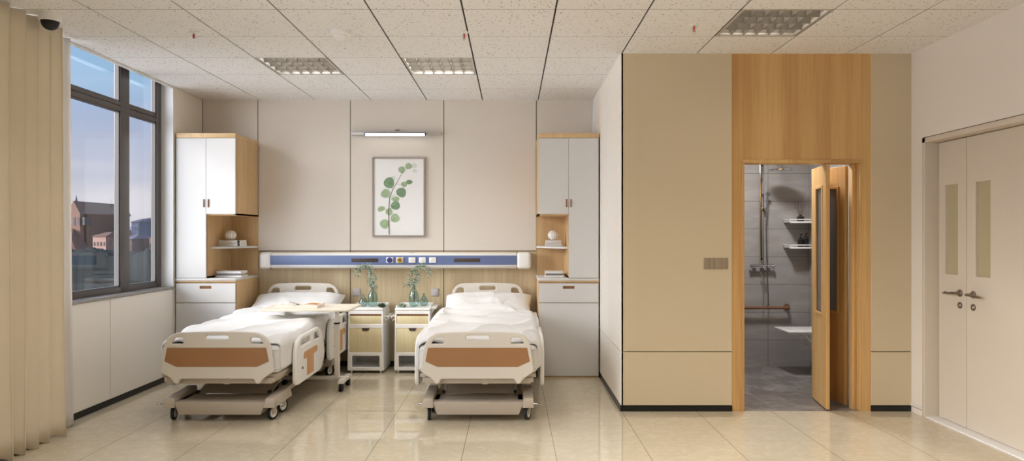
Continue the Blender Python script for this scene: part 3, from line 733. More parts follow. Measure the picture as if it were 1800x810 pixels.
# wall plates
for px, lab in ((627, 'grey wall plate above the left bedside cabinet'), (764.5, 'grey wall plate above the right bedside cabinet')):
    x = W(px, 0, BY).x; z = W(0, 513.3, BY).z
    o = thing('wall_plate', lab, 'wall plate', (x, BY, z), 'grey wall plates')
    MB().box(x-.041, x+.041, BY-.010, BY, z-.042, z+.042, .004).build('plate', 'greyplate', o)
    MB().box(x-.033, x+.033, BY-.013, BY-.009, z-.034, z+.034, .003).build('rocker', 'greyplate', o)
for px, lab in ((1247, 'left taupe light switch on the bathroom wall'), (1269, 'right taupe light switch on the bathroom wall')):
    x = W(px, 0, PY).x; z = W(0, 463, PY).z
    o = thing('light_switch', lab, 'switch', (x, PY, z), 'taupe light switches')
    MB().box(x-.046, x+.046, PY-.008, PY, z-.045, z+.045, .003).build('plate', 'switch', o)
    for k in (-1, 1): MB().box(x+k*.02-.0185, x+k*.02+.0185, PY-.011, PY-.007, z-.038, z+.038, .002).build('rocker', 'switch', o)

# ------------------------------------------------------------------ bedside cabinets
def nightstand(xc, s, lab):     # s: +1 towel bar on the right
    yf, yb_ = 6.98, 7.345
    o = thing('bedside_cabinet', lab, 'bedside cabinet', (xc, 7.16, 0), 'white bedside cabinets')
    hb, ht = .187, .178
    zb_, ztp = .028, .640
    # shell: sides, back, floors, rounded rear corners
    mb = MB()
    for k in (-1, 1):
        mb.hexa([(xc+k*hb, yf+.012, zb_), (xc+k*(hb-.014), yf+.012, zb_), (xc+k*(hb-.014), yb_, zb_), (xc+k*hb, yb_, zb_)],
                [(xc+k*ht, yf+.012, ztp), (xc+k*(ht-.014), yf+.012, ztp), (xc+k*(ht-.014), yb_, ztp), (xc+k*ht, yb_, ztp)])
    mb.box(xc-hb+.004, xc+hb-.004, yb_-.012, yb_-.001, zb_, ztp-.01).box(xc-hb+.006, xc+hb-.006, yf+.015, yb_, zb_, zb_+.03).box(xc-hb+.01, xc+hb-.01, yf+.02, yb_, .186, .196).box(xc-ht+.01, xc+ht-.01, yf+.02, yb_, .478, .488)
    mb.build('shell', 'wplastic', o)
    out = rounded([(xc-hb, zb_), (xc+hb, zb_), (xc+ht, ztp), (xc-ht, ztp)], .012)
    w0 = .162
    me = board(out, [rect(xc-w0, xc+w0, .505, .604, .004), rect(xc-w0-.004, xc+w0-.002, .215, .462, .004), rect(xc-.140, xc+.140, .061, .179, .01)], .022, .005)
    MB().mesh(me, T(0, yf+.011, 0) @ XZ).build('front_frame', 'wplastic', o)
    d_ = MB().box(xc-w0-.003, xc+w0+.003, yf+.004, yf+.018, .502, .586, .001).build('drawer', 'oak_y', o)
    MB().box(xc-w0-.002, xc+w0+.002, yf+.012, yf+.02, .584, .606).build('finger_slot', 'bronze', d_)
    d_ = MB().box(xc-w0-.007, xc+w0+.002, yf+.004, yf+.018, .212, .465, .001).build('door', 'oak_y', o)
    me = board(rounded([(xc-.040, .463), (xc+.040, .463), (xc+.034, .444), (xc+.026, .434), (xc-.026, .434), (xc-.034, .444)], .004), [], .008, .001)
    MB().mesh(me, T(0, yf+.002, 0) @ XZ).build('door_pull', 'darkplastic', d_)
    mb = MB()
    mb.box(xc-ht-.003, xc+ht+.003, yf-.004, yb_+.004, ztp-.002, .668, .012, 3)
    for a in ((xc-ht+.004, xc+ht-.004, yb_-.02, yb_, .66, .692), (xc-ht-.002, xc-ht+.012, yf+.05, yb_, .66, .686), (xc+ht-.012, xc+ht+.002, yf+.05, yb_, .66, .686)): mb.box(*a, .005, 2)
    mb.build('top_tray', 'wplastic', o)
    mb = MB(); xx = xc+s*hb
    for y in (yf+.06, yb_-.08): mb.tube([(xc+s*(ht+.001), y, .575), (xx+s*.03, y, .58), (xx+s*.036, y, .57), (xx+s*.036, y, .55)], .006, 8)
    mb.box(xx+s*.028, xx+s*.042, yf+.02, yb_-.04, .573, .585, .004)
    mb.tube([(xx+s*.02, yf+.03, .54), (xx+s*.02, yb_-.05, .54)], .004, 8).tube([(xc+s*(ht+.001), yf+.06, .56), (xx+s*.02, yf+.06, .54)], .004, 6).tube([(xc+s*(ht+.001), yb_-.08, .56), (xx+s*.02, yb_-.08, .54)], .004, 6)
    mb.build('towel_bar', 'wplastic', o)
    xx = xc-s*ht
    MB().box(min(xx-s*.002, xx-s*.062), max(xx-s*.002, xx-s*.062), yf+.06, yb_-.01, .652, .672, .006, 3).hexa([(xx-s*.002, yf+.12, .60), (xx-s*.002, yf+.14, .60), (xx-s*.004, yf+.14, .652), (xx-s*.004, yf+.12, .652)], [(xx-s*.006, yf+.12, .60), (xx-s*.006, yf+.14, .60), (xx-s*.045, yf+.14, .652), (xx-s*.045, yf+.12, .652)]).build('side_flap', 'wplastic', o)
    for kx in (-1, 1):
        for y in (yf+.03, yb_-.03): MB().cyl((xc+kx*.15, y, 0), (xc+kx*.15, y, zb_+.001), .008, .012, 12).build('foot', 'wplastic', o)
    return o
nightstand(-1.497, 1, 'white and pale oak bedside cabinet beside the left bed')
nightstand(-1.018, -1, 'white and pale oak bedside cabinet beside the right bed')

TOPZ = .669
def vase(x, y, h, r, lab, neck=.016, lean=0, water=.4):
    o = thing('glass_vase', lab, 'vase', (x, y, TOPZ), 'teal glass bottle vases')
    prof = [(0, 0), (r*.6, 0), (r*.84, h*.06), (r*.97, h*.18), (r, h*.32), (r*.97, h*.48), (r*.87, h*.64), (r*.66, h*.79), (r*.42, h*.88), (neck, h*.925), (neck*.95, h*.97), (neck*1.2, h)] if h > .15 else [(0, 0), (r*.6, 0), (r*.86, h*.06), (r, h*.22), (r*.97, h*.38), (r*.8, h*.56), (r*.5, h*.72), (neck*.8, h*.82), (neck*.75, h*.94), (neck, h)]
    # smooth the profile
    P2 = []
    for i in range(len(prof)-1):
        for t in (0, .5): P2.append((prof[i][0]*(1-t)+prof[i+1][0]*t, prof[i][1]*(1-t)+prof[i+1][1]*t))
    P2.append(prof[-1])
    inner = [(max(0, a-.003), b_+(.004 if b_ < .01 else 0)) for a, b_ in P2[::-1]]
    inner[-1] = (0, .004)
    MB().lathe(P2+inner, (x, y, TOPZ), 32).build('glass_body', 'teal', o, ang=60)
    return o
def leaf_quad(mb, p, dirn, L, wd, mi=0):
    d_ = Vector(dirn).normalized(); s_ = d_.cross(Vector((random.uniform(-.3, .3), -1, random.uniform(-.3, .3)))).normalized(); n_ = d_.cross(s_)
    t = bmesh.new(); p = Vector(p)
    a = t.verts.new(p); b1 = t.verts.new(p+d_*L*.45+s_*wd/2+n_*L*.06); b2 = t.verts.new(p+d_*L*.45-s_*wd/2+n_*L*.06); c_ = t.verts.new(p+d_*L); m_ = t.verts.new(p+d_*L*.5)
    t.faces.new((a, b1, m_)); t.faces.new((a, m_, b2)); t.faces.new((b1, c_, m_)); t.faces.new((m_, c_, b2)); mb._merge(t, mi)
def spray(x, y, h, paths, lab):
    o = thing('leafy_branch', lab, 'branch', (x, y, TOPZ+.006), 'small-leaved branches in the vases')
    sm, lm = MB(), MB()
    for pts in paths:
        pts = [Vector(p) for p in pts]
        # catmull
        P = [pts[0]]+pts+[pts[-1]]; sp_ = []
        for i in range(1, len(P)-2):
            for k in range(8):
                t = k/8; p0, p1, p2, p3 = P[i-1:i+3]
                sp_.append(.5*((2*p1)+(p2-p0)*t+(2*p0-5*p1+4*p2-p3)*t*t+(3*p1-p0-3*p2+p3)*t**3))
        sp_.append(P[-2])
        sm.tube(sp_, [max(.0008, .0022*(1-i/len(sp_))) for i in range(len(sp_))], 5)
        zmin = TOPZ+h+.005
        for i, p in enumerate(sp_):
            if p.z < zmin: continue
            for k in range(9):
                off = Vector((random.gauss(0, .014), random.gauss(0, .010), random.gauss(0, .014)))
                dr_ = Vector((random.uniform(-1, 1), random.uniform(-.8, .8), random.uniform(-.9, .6)))
                leaf_quad(lm, p+off, dr_, random.uniform(.011, .021), random.uniform(.005, .009), random.choice((0, 0, 1, 2)))
    sm.build('stem', 'stem', o); lm.build('leaves', ['leafpale', 'leaf', 'leafdark'], o)
vd = 7.14
xa, xb_, xc_, xd_ = [W(p, 0, vd).x for p in (640, 655, 728, 741)]
vase(xa-.008, vd, .128, .045, 'small teal glass vase on the left bedside cabinet')
vase(xb_, vd, .192, .052, 'tall teal glass vase on the left bedside cabinet')
vase(xc_, vd-.02, .208, .054, 'tall teal glass vase on the right bedside cabinet')
vase(xd_+.012, vd+.085, .128, .046, 'small teal glass vase on the right bedside cabinet')
def V(px, py, dy=0): v_ = W(px, py, vd); v_.y += dy; return v_
spray(xb_, vd, .192, [[V(657, 528), V(654, 504), V(651, 490), V(653, 478), V(650, 470), V(640, 467), V(628, 472), V(625, 482)],
                      [V(656, 530), V(656, 503), V(657, 492), V(661, 484)], [V(655, 526), V(655, 503), V(659, 503), V(664, 508)], [V(656, 528, .01), V(655, 504, .0), V(649, 497, .01), V(650, 478, .01), V(645, 468, .02), V(633, 470, .01), V(630, 486, .01)]], 'drooping small-leaved branch in the left tall vase')
def V(px, py, dy=0): v_ = W(px, py, vd-.02); v_.y += dy; return v_
spray(xc_, vd-.02, .208, [[V(729, 530), V(728, 502), V(722, 492), V(724, 480), V(732, 470), V(742, 467), V(752, 472), V(756, 482)],
                      [V(728, 530), V(728, 502), V(717, 500), V(709, 505)], [V(728, 528), V(729, 502), V(734, 493), V(733, 482), V(726, 476)], [V(728, 528, .01), V(728, 502, 0), V(731, 490, .01), V(736, 470, .01), V(746, 468, .01)]], 'drooping small-leaved branch in the right tall vase')
def succ(px, mats, lab, seed):
    random.seed(seed); d_ = 7.02; x = W(px, 0, d_).x
    mb = MB()
    for i in range(26):
        a = 2.4*i; el = .25+.9*(i/26)
        dr_ = Vector((math.cos(a)*math.cos(el), math.sin(a)*math.cos(el), math.sin(el)))
        L = .068-.022*i/26+random.uniform(-.004, .012)
        p = Vector((x, d_, TOPZ+.008)); s_ = dr_.cross(Vector((0, 0, 1))).normalized(); n_ = s_.cross(dr_)
        t = bmesh.new(); w_ = .011
        a0 = t.verts.new(p); ab = t.verts.new(p+dr_*L*.5+n_*.005+Vector((0, 0, .003))); l1 = t.verts.new(p+dr_*L*.5+s_*w_); l2 = t.verts.new(p+dr_*L*.5-s_*w_); lo_ = t.verts.new(p+dr_*L*.5-n_*.004); c_ = t.verts.new(p+dr_*L+Vector((0, 0, .006)))
        for f_ in ((a0, l1, ab), (a0, ab, l2), (l1, c_, ab), (ab, c_, l2), (a0, lo_, l1), (a0, l2, lo_), (l1, lo_, c_), (l2, c_, lo_)): t.faces.new(f_)
        mb._merge(t, i % 2)
    o = mb.build('succulent', mats); tag(o, lab, 'plant', 'succulent rosettes')
    lo_ = min(v_.co.z for v_ in o.data.vertices)
    for v_ in o.data.vertices: v_.co.z += TOPZ+.0005-lo_
succ(671, ['leafdark', 'leafdark'], 'dark green succulent rosette on the left bedside cabinet', 3)
succ(707, ['leafpale', 'leaf'], 'pale green succulent rosette on the right bedside cabinet', 5)

# ------------------------------------------------------------------ hospital bed
def make_bed(cx_, lab):
    o = thing('hospital_bed', lab, 'bed', (cx_, 6.2, 0), 'hospital beds')
    fy = 5.12
    def z_(y): return .684-(y-328)*.001475
    half = [(0, .690), (.16, .688), (.31, .680), (.365, .648), (.398, .590), (.414, .470), (.424, .388), (.36, .345), (.340, .330), (.318, .297), (.292, .297), (.275, .334)]
    outl = [(-a, b_) for a, b_ in half[1:]][::-1]+[(a, b_) for a, b_ in half]
    rr = [.02]*len(outl)
    outl = rounded(outl, [.012]*3+[.02]*(len(outl)-6)+[.012]*3, 4)
    holes = [rect(-.087, .087, .630, .660, .015), rounded([(-.350, .597), (-.252, .597), (-.252, .645), (-.318, .645)], .014), rounded([(.350, .597), (.252, .597), (.252, .645), (.318, .645)], .014)]
    me = board([(cx_+a, b_) for a, b_ in outl], [[(cx_+a, b_) for a, b_ in h] for h in holes], .036, .008)
    fb = MB().mesh(me, T(0, fy+.018, 0) @ XZ).build('footboard', 'bedframe', o)
    me = board([(cx_+a, b_) for a, b_ in rounded([(-.372, .569), (-.391, .467), (-.302, .426), (.302, .426), (.391, .467), (.372, .569)], .004)], [], .01, .0015)
    MB().mesh(me, T(0, fy+.002, 0) @ XZ).build('brown_inlay', 'brownwood', fb, label='brown inlay panel of the footboard')
    up = .2165
    half2 = [(0, .692), (.16, .689), (.28, .683), (.335, .660), (.372, .610), (.386, .520), (.392, .40), (.392, .24)]
    outl = [(-a, b_+up) for a, b_ in half2[1:]][::-1]+[(a, b_+up) for a, b_ in half2]
    outl = rounded(outl, .02, 4)
    holes = [rect(-.085, .085, .832, .872, .018), rounded([(-.347, .787), (-.252, .787), (-.252, .855), (-.315, .855)], .02), rounded([(.347, .787), (.252, .787), (.252, .855), (.315, .855)], .02)]
    me = board([(cx_+a, b_) for a, b_ in outl], [[(cx_+a, b_) for a, b_ in h] for h in holes], .036, .008)
    MB().mesh(me, T(0, 7.25, 0) @ XZ).build('headboard', 'bedframe', o)
    # mattress platform
    mb = MB()
    mb.box(cx_-.44, cx_+.44, 5.18, 7.2, .335, .362, .006).box(cx_-.42, cx_-.38, 5.17, 7.22, .300, .336, .004).box(cx_+.38, cx_+.42, 5.17, 7.22, .300, .336, .004)
    mb.box(cx_-.40, cx_+.40, 5.165, 5.2, .29, .336, .004).box(cx_-.40, cx_+.40, 7.19, 7.23, .29, .336, .004)
    mb.box(cx_+.03, cx_+.08, 5.16, 5.24, .285, .336, .006).box(cx_-.03, cx_+.03, 5.2, 5.23, .30, .336)
    for k in (-1, 1):
        for y in (5.7, 6.0, 6.65, 6.95): mb.box(cx_+k*.38, cx_+k*.478, y-.02, y+.02, .31, .33, .003)
    mb.build('mattress_platform', 'bedmetal', o)
    # side rails
    ro = rounded([(0, .03), (.05, .0), (.70, .0), (.79, .06), (.83, .13), (.80, .24), (.70, .37), (.62, .395), (.14, .385), (.04, .35), (0, .26)], .03, 4)
    rh = [rounded([(.11, .30), (.40, .30), (.40, .35), (.13, .35)], .018, 4), rounded([(.49, .30), (.68, .29), (.62, .355), (.49, .355)], .018, 4)]
    tp = [(.19, .185), (.23, .185), (.28, .18), (.28, .035), (.47, .035), (.47, .185), (.56, .19), (.59, .22), (.55, .245), (.21, .24), (.19, .22)]
    for k in (-1, 1):
        for y0, zz0, fl in ((5.39, .215, 0), (6.38, .232, 0)):
            me = board([(y0+a, zz0+b_) for a, b_ in ro], [[(y0+a, zz0+b_) for a, b_ in h] for h in rh], .034, .012)
            r_ = MB().mesh(me, T(cx_+k*.495, 0, 0) @ YZ).build('side_rail', 'wplastic', o)
            me = board([(y0+a, zz0+b_) for a, b_ in rounded(tp, .006)], [], .008, .001)
            MB().mesh(me, T(cx_+k*.511, 0, 0) @ YZ).build('tan_inlay', 'tanwood', r_, label='tan inlay of the side rail')
            MB().cyl((cx_+k*.505, y0+.16, zz0+.12), (cx_+k*.517, y0+.16, zz0+.12), .010, seg=12).build('rail_release', 'darkplastic', r_)
    # base frame
    mb = MB()
    for y0, y1 in ((5.17, 5.43), (6.80, 7.06)):
        mb.hexa([(cx_-.31, y0, .053), (cx_+.31, y0, .053), (cx_+.31, y1, .053), (cx_-.31, y1, .053)], [(cx_-.345, y0, .150), (cx_+.345, y0, .150), (cx_+.345, y1, .150), (cx_-.345, y1, .150)], bev=.004)
    for k in (-1, 1):
        mb.box(cx_+k*.30, cx_+k*.345, 5.25, 7.0, .11, .150, .004)
        for y0, y1 in ((5.15, 5.56), (6.78, 7.16)):
            a, b_ = sorted((cx_+k*.335, cx_+k*.425))
            mb.hexa([(a, y0, .108), (b_, y0, .108), (b_, y1, .108), (a, y1, .108)], [(a+.012, y0+.02, .178), (b_-.006, y0+.02, .178), (b_-.006, y1-.02, .198), (a+.012, y1-.02, .198)], bev=.006)
    mb.build('base_frame', 'bedmetal', o)
    for y0, y1 in ((5.46, 5.95), (6.95, 6.45)):
        la = MB().hexa([(cx_-.27, y0, .150), (cx_+.27, y0, .150), (cx_+.27, y0+.012, .150), (cx_-.27, y0+.012, .150)], [(cx_-.27, y1, .335), (cx_+.27, y1, .335), (cx_+.27, y1+.012, .335), (cx_-.27, y1+.012, .335)])
        for k in (-1, 1):
            x = cx_+k*.28
            la.hexa([(x-.015, y0-.02, .145), (x+.015, y0-.02, .145), (x+.015, y0+.02, .145), (x-.015, y0+.02, .145)], [(x-.015, y1-.02, .336), (x+.015, y1-.02, .336), (x+.015, y1+.02, .336), (x-.015, y1+.02, .336)], bev=.003)
        la.build('lift_arm', 'bedmetal', o)
    for k in (-1, 1): MB().cyl((cx_+k*.285, 5.45, .168), (cx_+k*.285, 5.415, .168), .013, seg=14).build('pivot_cap', 'rubber', o)
    for k in (-1, 1):
        for y in (5.24, 5.46, 6.86, 7.09):
            cxx = cx_+k*.378; tw = .18*k if k < 0 else .35
            Rm = T(cxx, y, .055) @ Matrix.Scale(1.1, 4) @ Matrix.Rotation(-tw, 4, 'Z')
            hb_ = MB(); hb_.box(-.020, .020, -.035, .03, .035, .062, .008, 2, mat=Rm)
            hb_._merge(bmesh.new())
            hb_.box(-.017, -.013, -.022, .022, -.01, .05, .002, 1, mat=Rm).box(.013, .017, -.022, .022, -.01, .05, .002, 1, mat=Rm)
            ca = hb_.build('caster', 'bedmetal', o)
            t_ = MB()
            t_.lathe([(.036, -.010), (.049, -.011), (.05, -.006), (.05, .006), (.049, .011), (.036, .010), (.036, -.010)], (0, 0, 0), 32, mat=Matrix.Rotation(PI/2, 4, 'Y'))
            bmesh.ops.transform(t_.bm, matrix=Rm, verts=t_.bm.verts)
            w_ = t_.build('tyre', 'rubber', ca)
            t_ = MB()
            t_.lathe([(0, -.012), (.034, -.010), (.037, -.006), (.037, .006), (.034, .010), (0, .012)], (0, 0, 0), 24, mat=Matrix.Rotation(PI/2, 4, 'Y'))
            bmesh.ops.transform(t_.bm, matrix=Rm, verts=t_.bm.verts)
            t_.build('wheel_disc', 'wplastic', ca)
        MB().tube([(cx_+k*.42, 5.19, .135), (cx_+k*.455, 5.185, .132)], .006, 8).lathe([(0, -.004), (.016, -.004), (.018, 0), (.016, .004), (0, .004)], (cx_+k*.463, 5.18, .132), 16).build('brake_pedal', 'chrome', o)
    return o
bedL = make_bed(-2.215, 'hospital bed with the overbed table, beside the window')
bedR = copytree(bedL); bedR.location = (-.258, 6.2, 0); bedR['label'] = 'hospital bed on the right, beside the right wardrobe'

def mattress(cx_, lab):
    o = thing('mattress', lab, 'mattress', (cx_, 6.2, .362), 'white mattresses')
    MB().box(cx_-.452, cx_+.452, 5.175, 7.215, .363, .575, .04, 4).build('mattress_body', 'linen', o)
    mb = MB()
    for z in (.40, .545):
        p = rounded([(cx_-.453, 5.174), (cx_+.453, 5.174), (cx_+.453, 7.216), (cx_-.453, 7.216)], .04, 6)
        mb.tube([(a, b_, z) for a, b_ in p]+[(p[0][0], p[0][1], z)], .004, 6)
    mb.build('piping', 'linen', o)
mattress(-2.215, 'white mattress on the left hospital bed')
mattress(-.258, 'white mattress on the right hospital bed')

def duvet(cx_, seed, lab, y0=5.20, y1=6.80, messy=2.6):
    bm = bmesh.new(); nu, nv = 120, 150
    grid = []
    rs = random.Random(seed)
    for j in range(nv+1):
        v_ = j/nv; row = []
        for i in range(nu+1):
            u = i/nu*2-1
            hw = .468; drop = .185+.03*noise.noise(Vector((v_*5, seed, 3*math.copysign(1, u))))
            L = hw+drop; s_ = abs(u)*L; r = .05
            y = y0+(y1-y0)*v_
            if s_ < hw-r: xx, zz_, nx, nz_ = s_, 0, 0, 1
            elif s_ < hw-r+r*PI/2:
                a = (s_-(hw-r))/r; xx, zz_, nx, nz_ = hw-r+r*math.sin(a), -(r-r*math.cos(a)), math.sin(a), math.cos(a)
            else: xx, zz_, nx, nz_ = hw, -r-(s_-(hw-r+r*PI/2)), 1, 0
            sg = math.copysign(1, u)
            base = .602+.055*max(0, min(1, (y-5.25)/.8))+.012*math.cos(xx*2.5)
            # folds
            p = Vector((sg*xx*1.5+seed, y*2.2, seed))
            n1 = noise.noise(p*1.6)*.022+noise.noise(p*3.7)*.010
            q = y*7+sg*xx*3.2+2.2*noise.noise(p*1.1)
            n2 = .011*messy*(abs(math.sin(q))**.55-.6)*(.3+max(0, noise.noise(p*.9+Vector((5, 0, 0))))*1.6)
            q2 = (y*4-sg*xx*5+1.6*noise.noise(p*1.3+Vector((9, 3, 0))))
            n2 += .009*messy*(1-abs(math.sin(q2)))**3
            # vertical folds on the hanging side
            side = max(0, min(1, (s_-hw+.05)/.12))
            n3 = side*(.013*math.sin(y*17+seed+2*noise.noise(Vector((y*3, seed, sg))))+.006)
            disp = (n1+n2)*(1-side*.6)+n3
            # crest of the turned-back part near the pillow
            cr = math.exp(-((y-(y1-.17-.18*(sg*xx-.1)*(1 if seed < 5 else .3)))/.055)**2)*.020
            disp += cr
            if v_ > .965: disp -= .03*((v_-.965)/.035)**2
            if v_ < .03: disp -= .028*((.03-v_)/.03)**2
            X = cx_+sg*(xx+nx*max(disp, -.006)); Z = base+zz_+nz_*max(disp, -.012)
            row.append(bm.verts.new((X, y+.015*noise.noise(Vector((sg*xx*4, 2, seed))) * (1 if v_ > .9 or v_ < .1 else .3), Z)))
        grid.append(row)
    for j in range(nv):
        for i in range(nu): bm.faces.new((grid[j][i], grid[j][i+1], grid[j+1][i+1], grid[j+1][i]))
    bmesh.ops.recalc_face_normals(bm, faces=bm.faces)
    q = MB(); q._merge(bm); o = q.build('duvet', 'linen', ang=180)
    up_ = sum(p.normal.z for p in o.data.polygons)
    if up_ < 0: o.data.flip_normals()
    md = o.modifiers.new('s', 'SOLIDIFY'); md.thickness = .012; md.offset = -1
    tag(o, lab, 'duvet', 'white duvets'); return o
duvet(-2.215, 2, 'white duvet spread over the left hospital bed')
duvet(-.258, 11, 'rumpled white duvet spread over the right hospital bed', messy=3.2)

def pillow(cx_, seed, lab, w=.41, rz=0):
    bm = bmesh.new(); nu, nv = 48, 36
    def surf(sg):
        g = []
        for j in range(nv+1):
            row = []
            for i in range(nu+1):
                u = i/nu*2-1; v_ = j/nv*2-1
                pin = 1-.10*(u*u)*(v_*v_)
                x = u*w*(1-.07*(1-abs(v_)**2)*0-.06*v_*v_*(1-u*u)*0)*(1+.05*abs(u*v_)); y = v_*.235*(1+.06*abs(u*v_))
                h = .085*((1-u**4)**.55)*((1-v_**4)**.55)
                nn = noise.noise(Vector((u*2.2+seed, v_*2.2, seed)))*.018+(abs(noise.noise(Vector((u*5, v_*5+seed, 1))))-.2)*.014
                e = (1-u**6)*(1-v_**6)
                z = sg*(h+nn*e*(1 if sg > 0 else 0))
                row.append(bm.verts.new((x, y, z)))
            g.append(row)
        return g
    for sg in (1, -1):
        g = surf(sg)
        for j in range(nv):
            for i in range(nu): bm.faces.new((g[j][i], g[j][i+1], g[j+1][i+1], g[j+1][i]))
    bmesh.ops.remove_doubles(bm, verts=bm.verts, dist=.0005); bmesh.ops.recalc_face_normals(bm, faces=bm.faces)
    q = MB(); q._merge(bm); o = q.build('pillow', 'linen', ang=180)
    o.location = (cx_, 7.0, .684); o.rotation_euler = (math.radians(22), 0, rz)
    tag(o, lab, 'pillow', 'white pillows')
pillow(-2.215, 1.3, 'white pillow on the left hospital bed', .44, .02)
pillow(-.25, 6.1, 'white pillow on the right hospital bed', .43, -.03)

# ------------------------------------------------------------------ overbed table
tx0, tx1, ty0, ty1, tz = -2.24, -1.43, 6.0, 6.5, .76
ot = thing('overbed_table', 'cream rolling table standing over the left bed', 'table', (-1.62, 6.3, 0))
me = board(rounded([(tx0, ty0), (tx1, ty0), (tx1, ty1), (tx0, ty1)], .03), [], .02, .004)
M['tabletop'] = plain('cream_table_top', rgb(236, 228, 212), .35, vary=.01)
MB().mesh(me, T(0, 0, tz-.01)).build('table_top', 'tabletop', ot)
px_ = -1.605; py_ = 6.27
MB().box(px_-.02, px_+.02, py_-.03, py_+.03, .10, .60, .005).build('lower_post', 'bedframe', ot)
MB().box(px_-.022, px_+.022, py_-.032, py_+.032, .598, .612, .003).build('collar', 'rubber', ot)
MB().box(px_-.015, px_+.015, py_-.024, py_+.024, .61, .741, .004).box(px_-.10, px_+.05, py_-.10, py_+.10, .731, .741, .003).build('upper_post', 'wplastic', ot)
mb = MB(); mb.box(-2.15, -1.50, 6.27, 6.32, .085, .115, .005)
for x in (-2.14, -1.545): mb.hexa([(x-.03, 6.14, .075), (x+.03, 6.14, .075), (x+.03, 6.47, .075), (x-.03, 6.47, .075)], [(x-.022, 6.15, .108), (x+.022, 6.15, .108), (x+.022, 6.46, .108), (x-.022, 6.46, .108)], bev=.005)
mb.build('base', 'bedframe', ot)
for x in (-2.14, -1.545):
    for y in (6.175, 6.435):
        MB().cyl((x-.017, y, .032), (x-.004, y, .032), .032, seg=20).cyl((x+.004, y, .032), (x+.017, y, .032), .032, seg=20).cyl((x-.018, y, .032), (x+.018, y, .032), .008).box(x-.016, x+.016, y-.022, y+.012, .045, .078, .006, 2).build('caster', 'rubber', ot)
# open book
bx, by = W(529, 0, 6.22).x, 6.2
ob = thing('open_book', 'open book lying on the overbed table', 'book', (bx, by, tz))
def page_stack(s_, th, mi_name, nm, zoff=0, ext=0):
    t = bmesh.new(); n = 14; lo_, hi_ = [], []
    for j, yy_ in enumerate((-.12-ext, .12+ext)):
        a, b_ = [], []
        for i in range(n+1):
            u = i/n; x = s_*u*(.19+ext); top = th*(.25+1.1*math.sin(min(1, u*1.5)*PI/2)-.55*u)
            a.append(t.verts.new((bx+x, by+yy_, tz+.001+zoff*(1-u)))); b_.append(t.verts.new((bx+x, by+yy_, tz+.003+top)))
        lo_.append(a); hi_.append(b_)
    for i in range(n):
        t.faces.new((hi_[0][i], hi_[0][i+1], hi_[1][i+1], hi_[1][i])); t.faces.new((lo_[0][i], lo_[1][i], lo_[1][i+1], lo_[0][i+1]))
        for j in (0, 1): t.faces.new((lo_[j][i], lo_[j][i+1], hi_[j][i+1], hi_[j][i]))
    t.faces.new((lo_[0][n], lo_[1][n], hi_[1][n], hi_[0][n])); t.faces.new((lo_[0][0], lo_[1][0], hi_[1][0], hi_[0][0]))
    bmesh.ops.recalc_face_normals(t, faces=t.faces)
    q = MB(); q._merge(t); return q.build(nm, mi_name, ob)
page_stack(-1, .032, 'paper', 'left_pages'); page_stack(1, .034, 'paper', 'right_pages')
M['rustcover'] = plain('rust_book_picture', rgb(196, 132, 78), .6, vary=.2, scale=20)
mb = MB()
for i in range(6):
    u0, u1 = .35+i*.1, .45+i*.1
    f = lambda u: .034*(.25+1.1*math.sin(min(1, u*1.5)*PI/2)-.55*u)+.0042
    mb.quad([(bx+.19*u0, by-.115, tz+f(u0)), (bx+.19*u1, by-.115, tz+f(u1)), (bx+.19*u1, by+.02, tz+f(u1)), (bx+.19*u0, by+.02, tz+f(u0))])
mb.build('printed_picture', 'rustcover', ob)
mb = MB()
for (u0, u1, a, b_) in ((.1, .25, .0, .05), (.35, .6, .03, .08), (.65, .8, -.08, -.04), (.15, .5, -.05, -.045), (.15, .5, -.065, -.06)):
    f = lambda u: .032*(.25+1.1*math.sin(min(1, u*1.5)*PI/2)-.55*u)+.0042
    mb.quad([(bx-.19*u1, by+a, tz+f(u1)), (bx-.19*u0, by+a, tz+f(u0)), (bx-.19*u0, by+b_, tz+f(u0)), (bx-.19*u1, by+b_, tz+f(u1))])
mb.build('printed_marks', 'darkplastic', ob)
MB().box(bx-.192, bx+.192, by-.123, by+.123, tz+.0002, tz+.0012).build('cover', 'rustcover', ob)

# ------------------------------------------------------------------ curtains
def curtain(name, pts_fn, n, z0, z1, mat, lab, thick, nz_=24, seed=0):
    bm = bmesh.new(); g = []
    for j in range(nz_+1):
        t = j/nz_; row = []
        for i in range(n+1):
            x, y = pts_fn(i/n, t); z = z0+(z1-z0)*t
            if j == 0: z += .012*math.sin(i*.35+seed)
            row.append(bm.verts.new((x, y, z)))
        g.append(row)
    for j in range(nz_):
        for i in range(n): bm.faces.new((g[j][i], g[j][i+1], g[j+1][i+1], g[j+1][i]))
    bmesh.ops.recalc_face_normals(bm, faces=bm.faces)
    q = MB(); q._merge(bm); o = q.build(name, mat, ang=180)
    md = o.modifiers.new('s', 'SOLIDIFY'); md.thickness = thick
    tag(o, lab, 'curtain'); return o
def cf(u, t):
    y = 2.9+(4.79-2.9)*u; ph = y*2*PI/.118+1.6*math.sin(y*5)
    am = .042*(1+.25*math.sin(y*9))*(1+.15*(1-t))
    return -3.18+am*math.sin(ph)+.015*math.sin(y*23)*(1-t)+(1-t)**3*.02*math.sin(ph*.5), y+.010*math.sin(2*ph)+.02*(1-t)*math.sin(y*8)
curtain('curtain', cf, 520, .012, CZ-.006, 'curtain', 'long pleated beige curtain hanging at the left edge', .003)
def sf(u, t):
    y = 4.70+.36*u+.02*(1-t)*u; ph = y*2*PI/.085
    return -3.275+.02*math.sin(ph)*(1-.2*t)+.02*(1-t)**2, y
curtain('sheer_curtain', sf, 120, .015, CZ-.006, 'sheer', 'white sheer curtain between beige curtain and window', .001, seed=2)

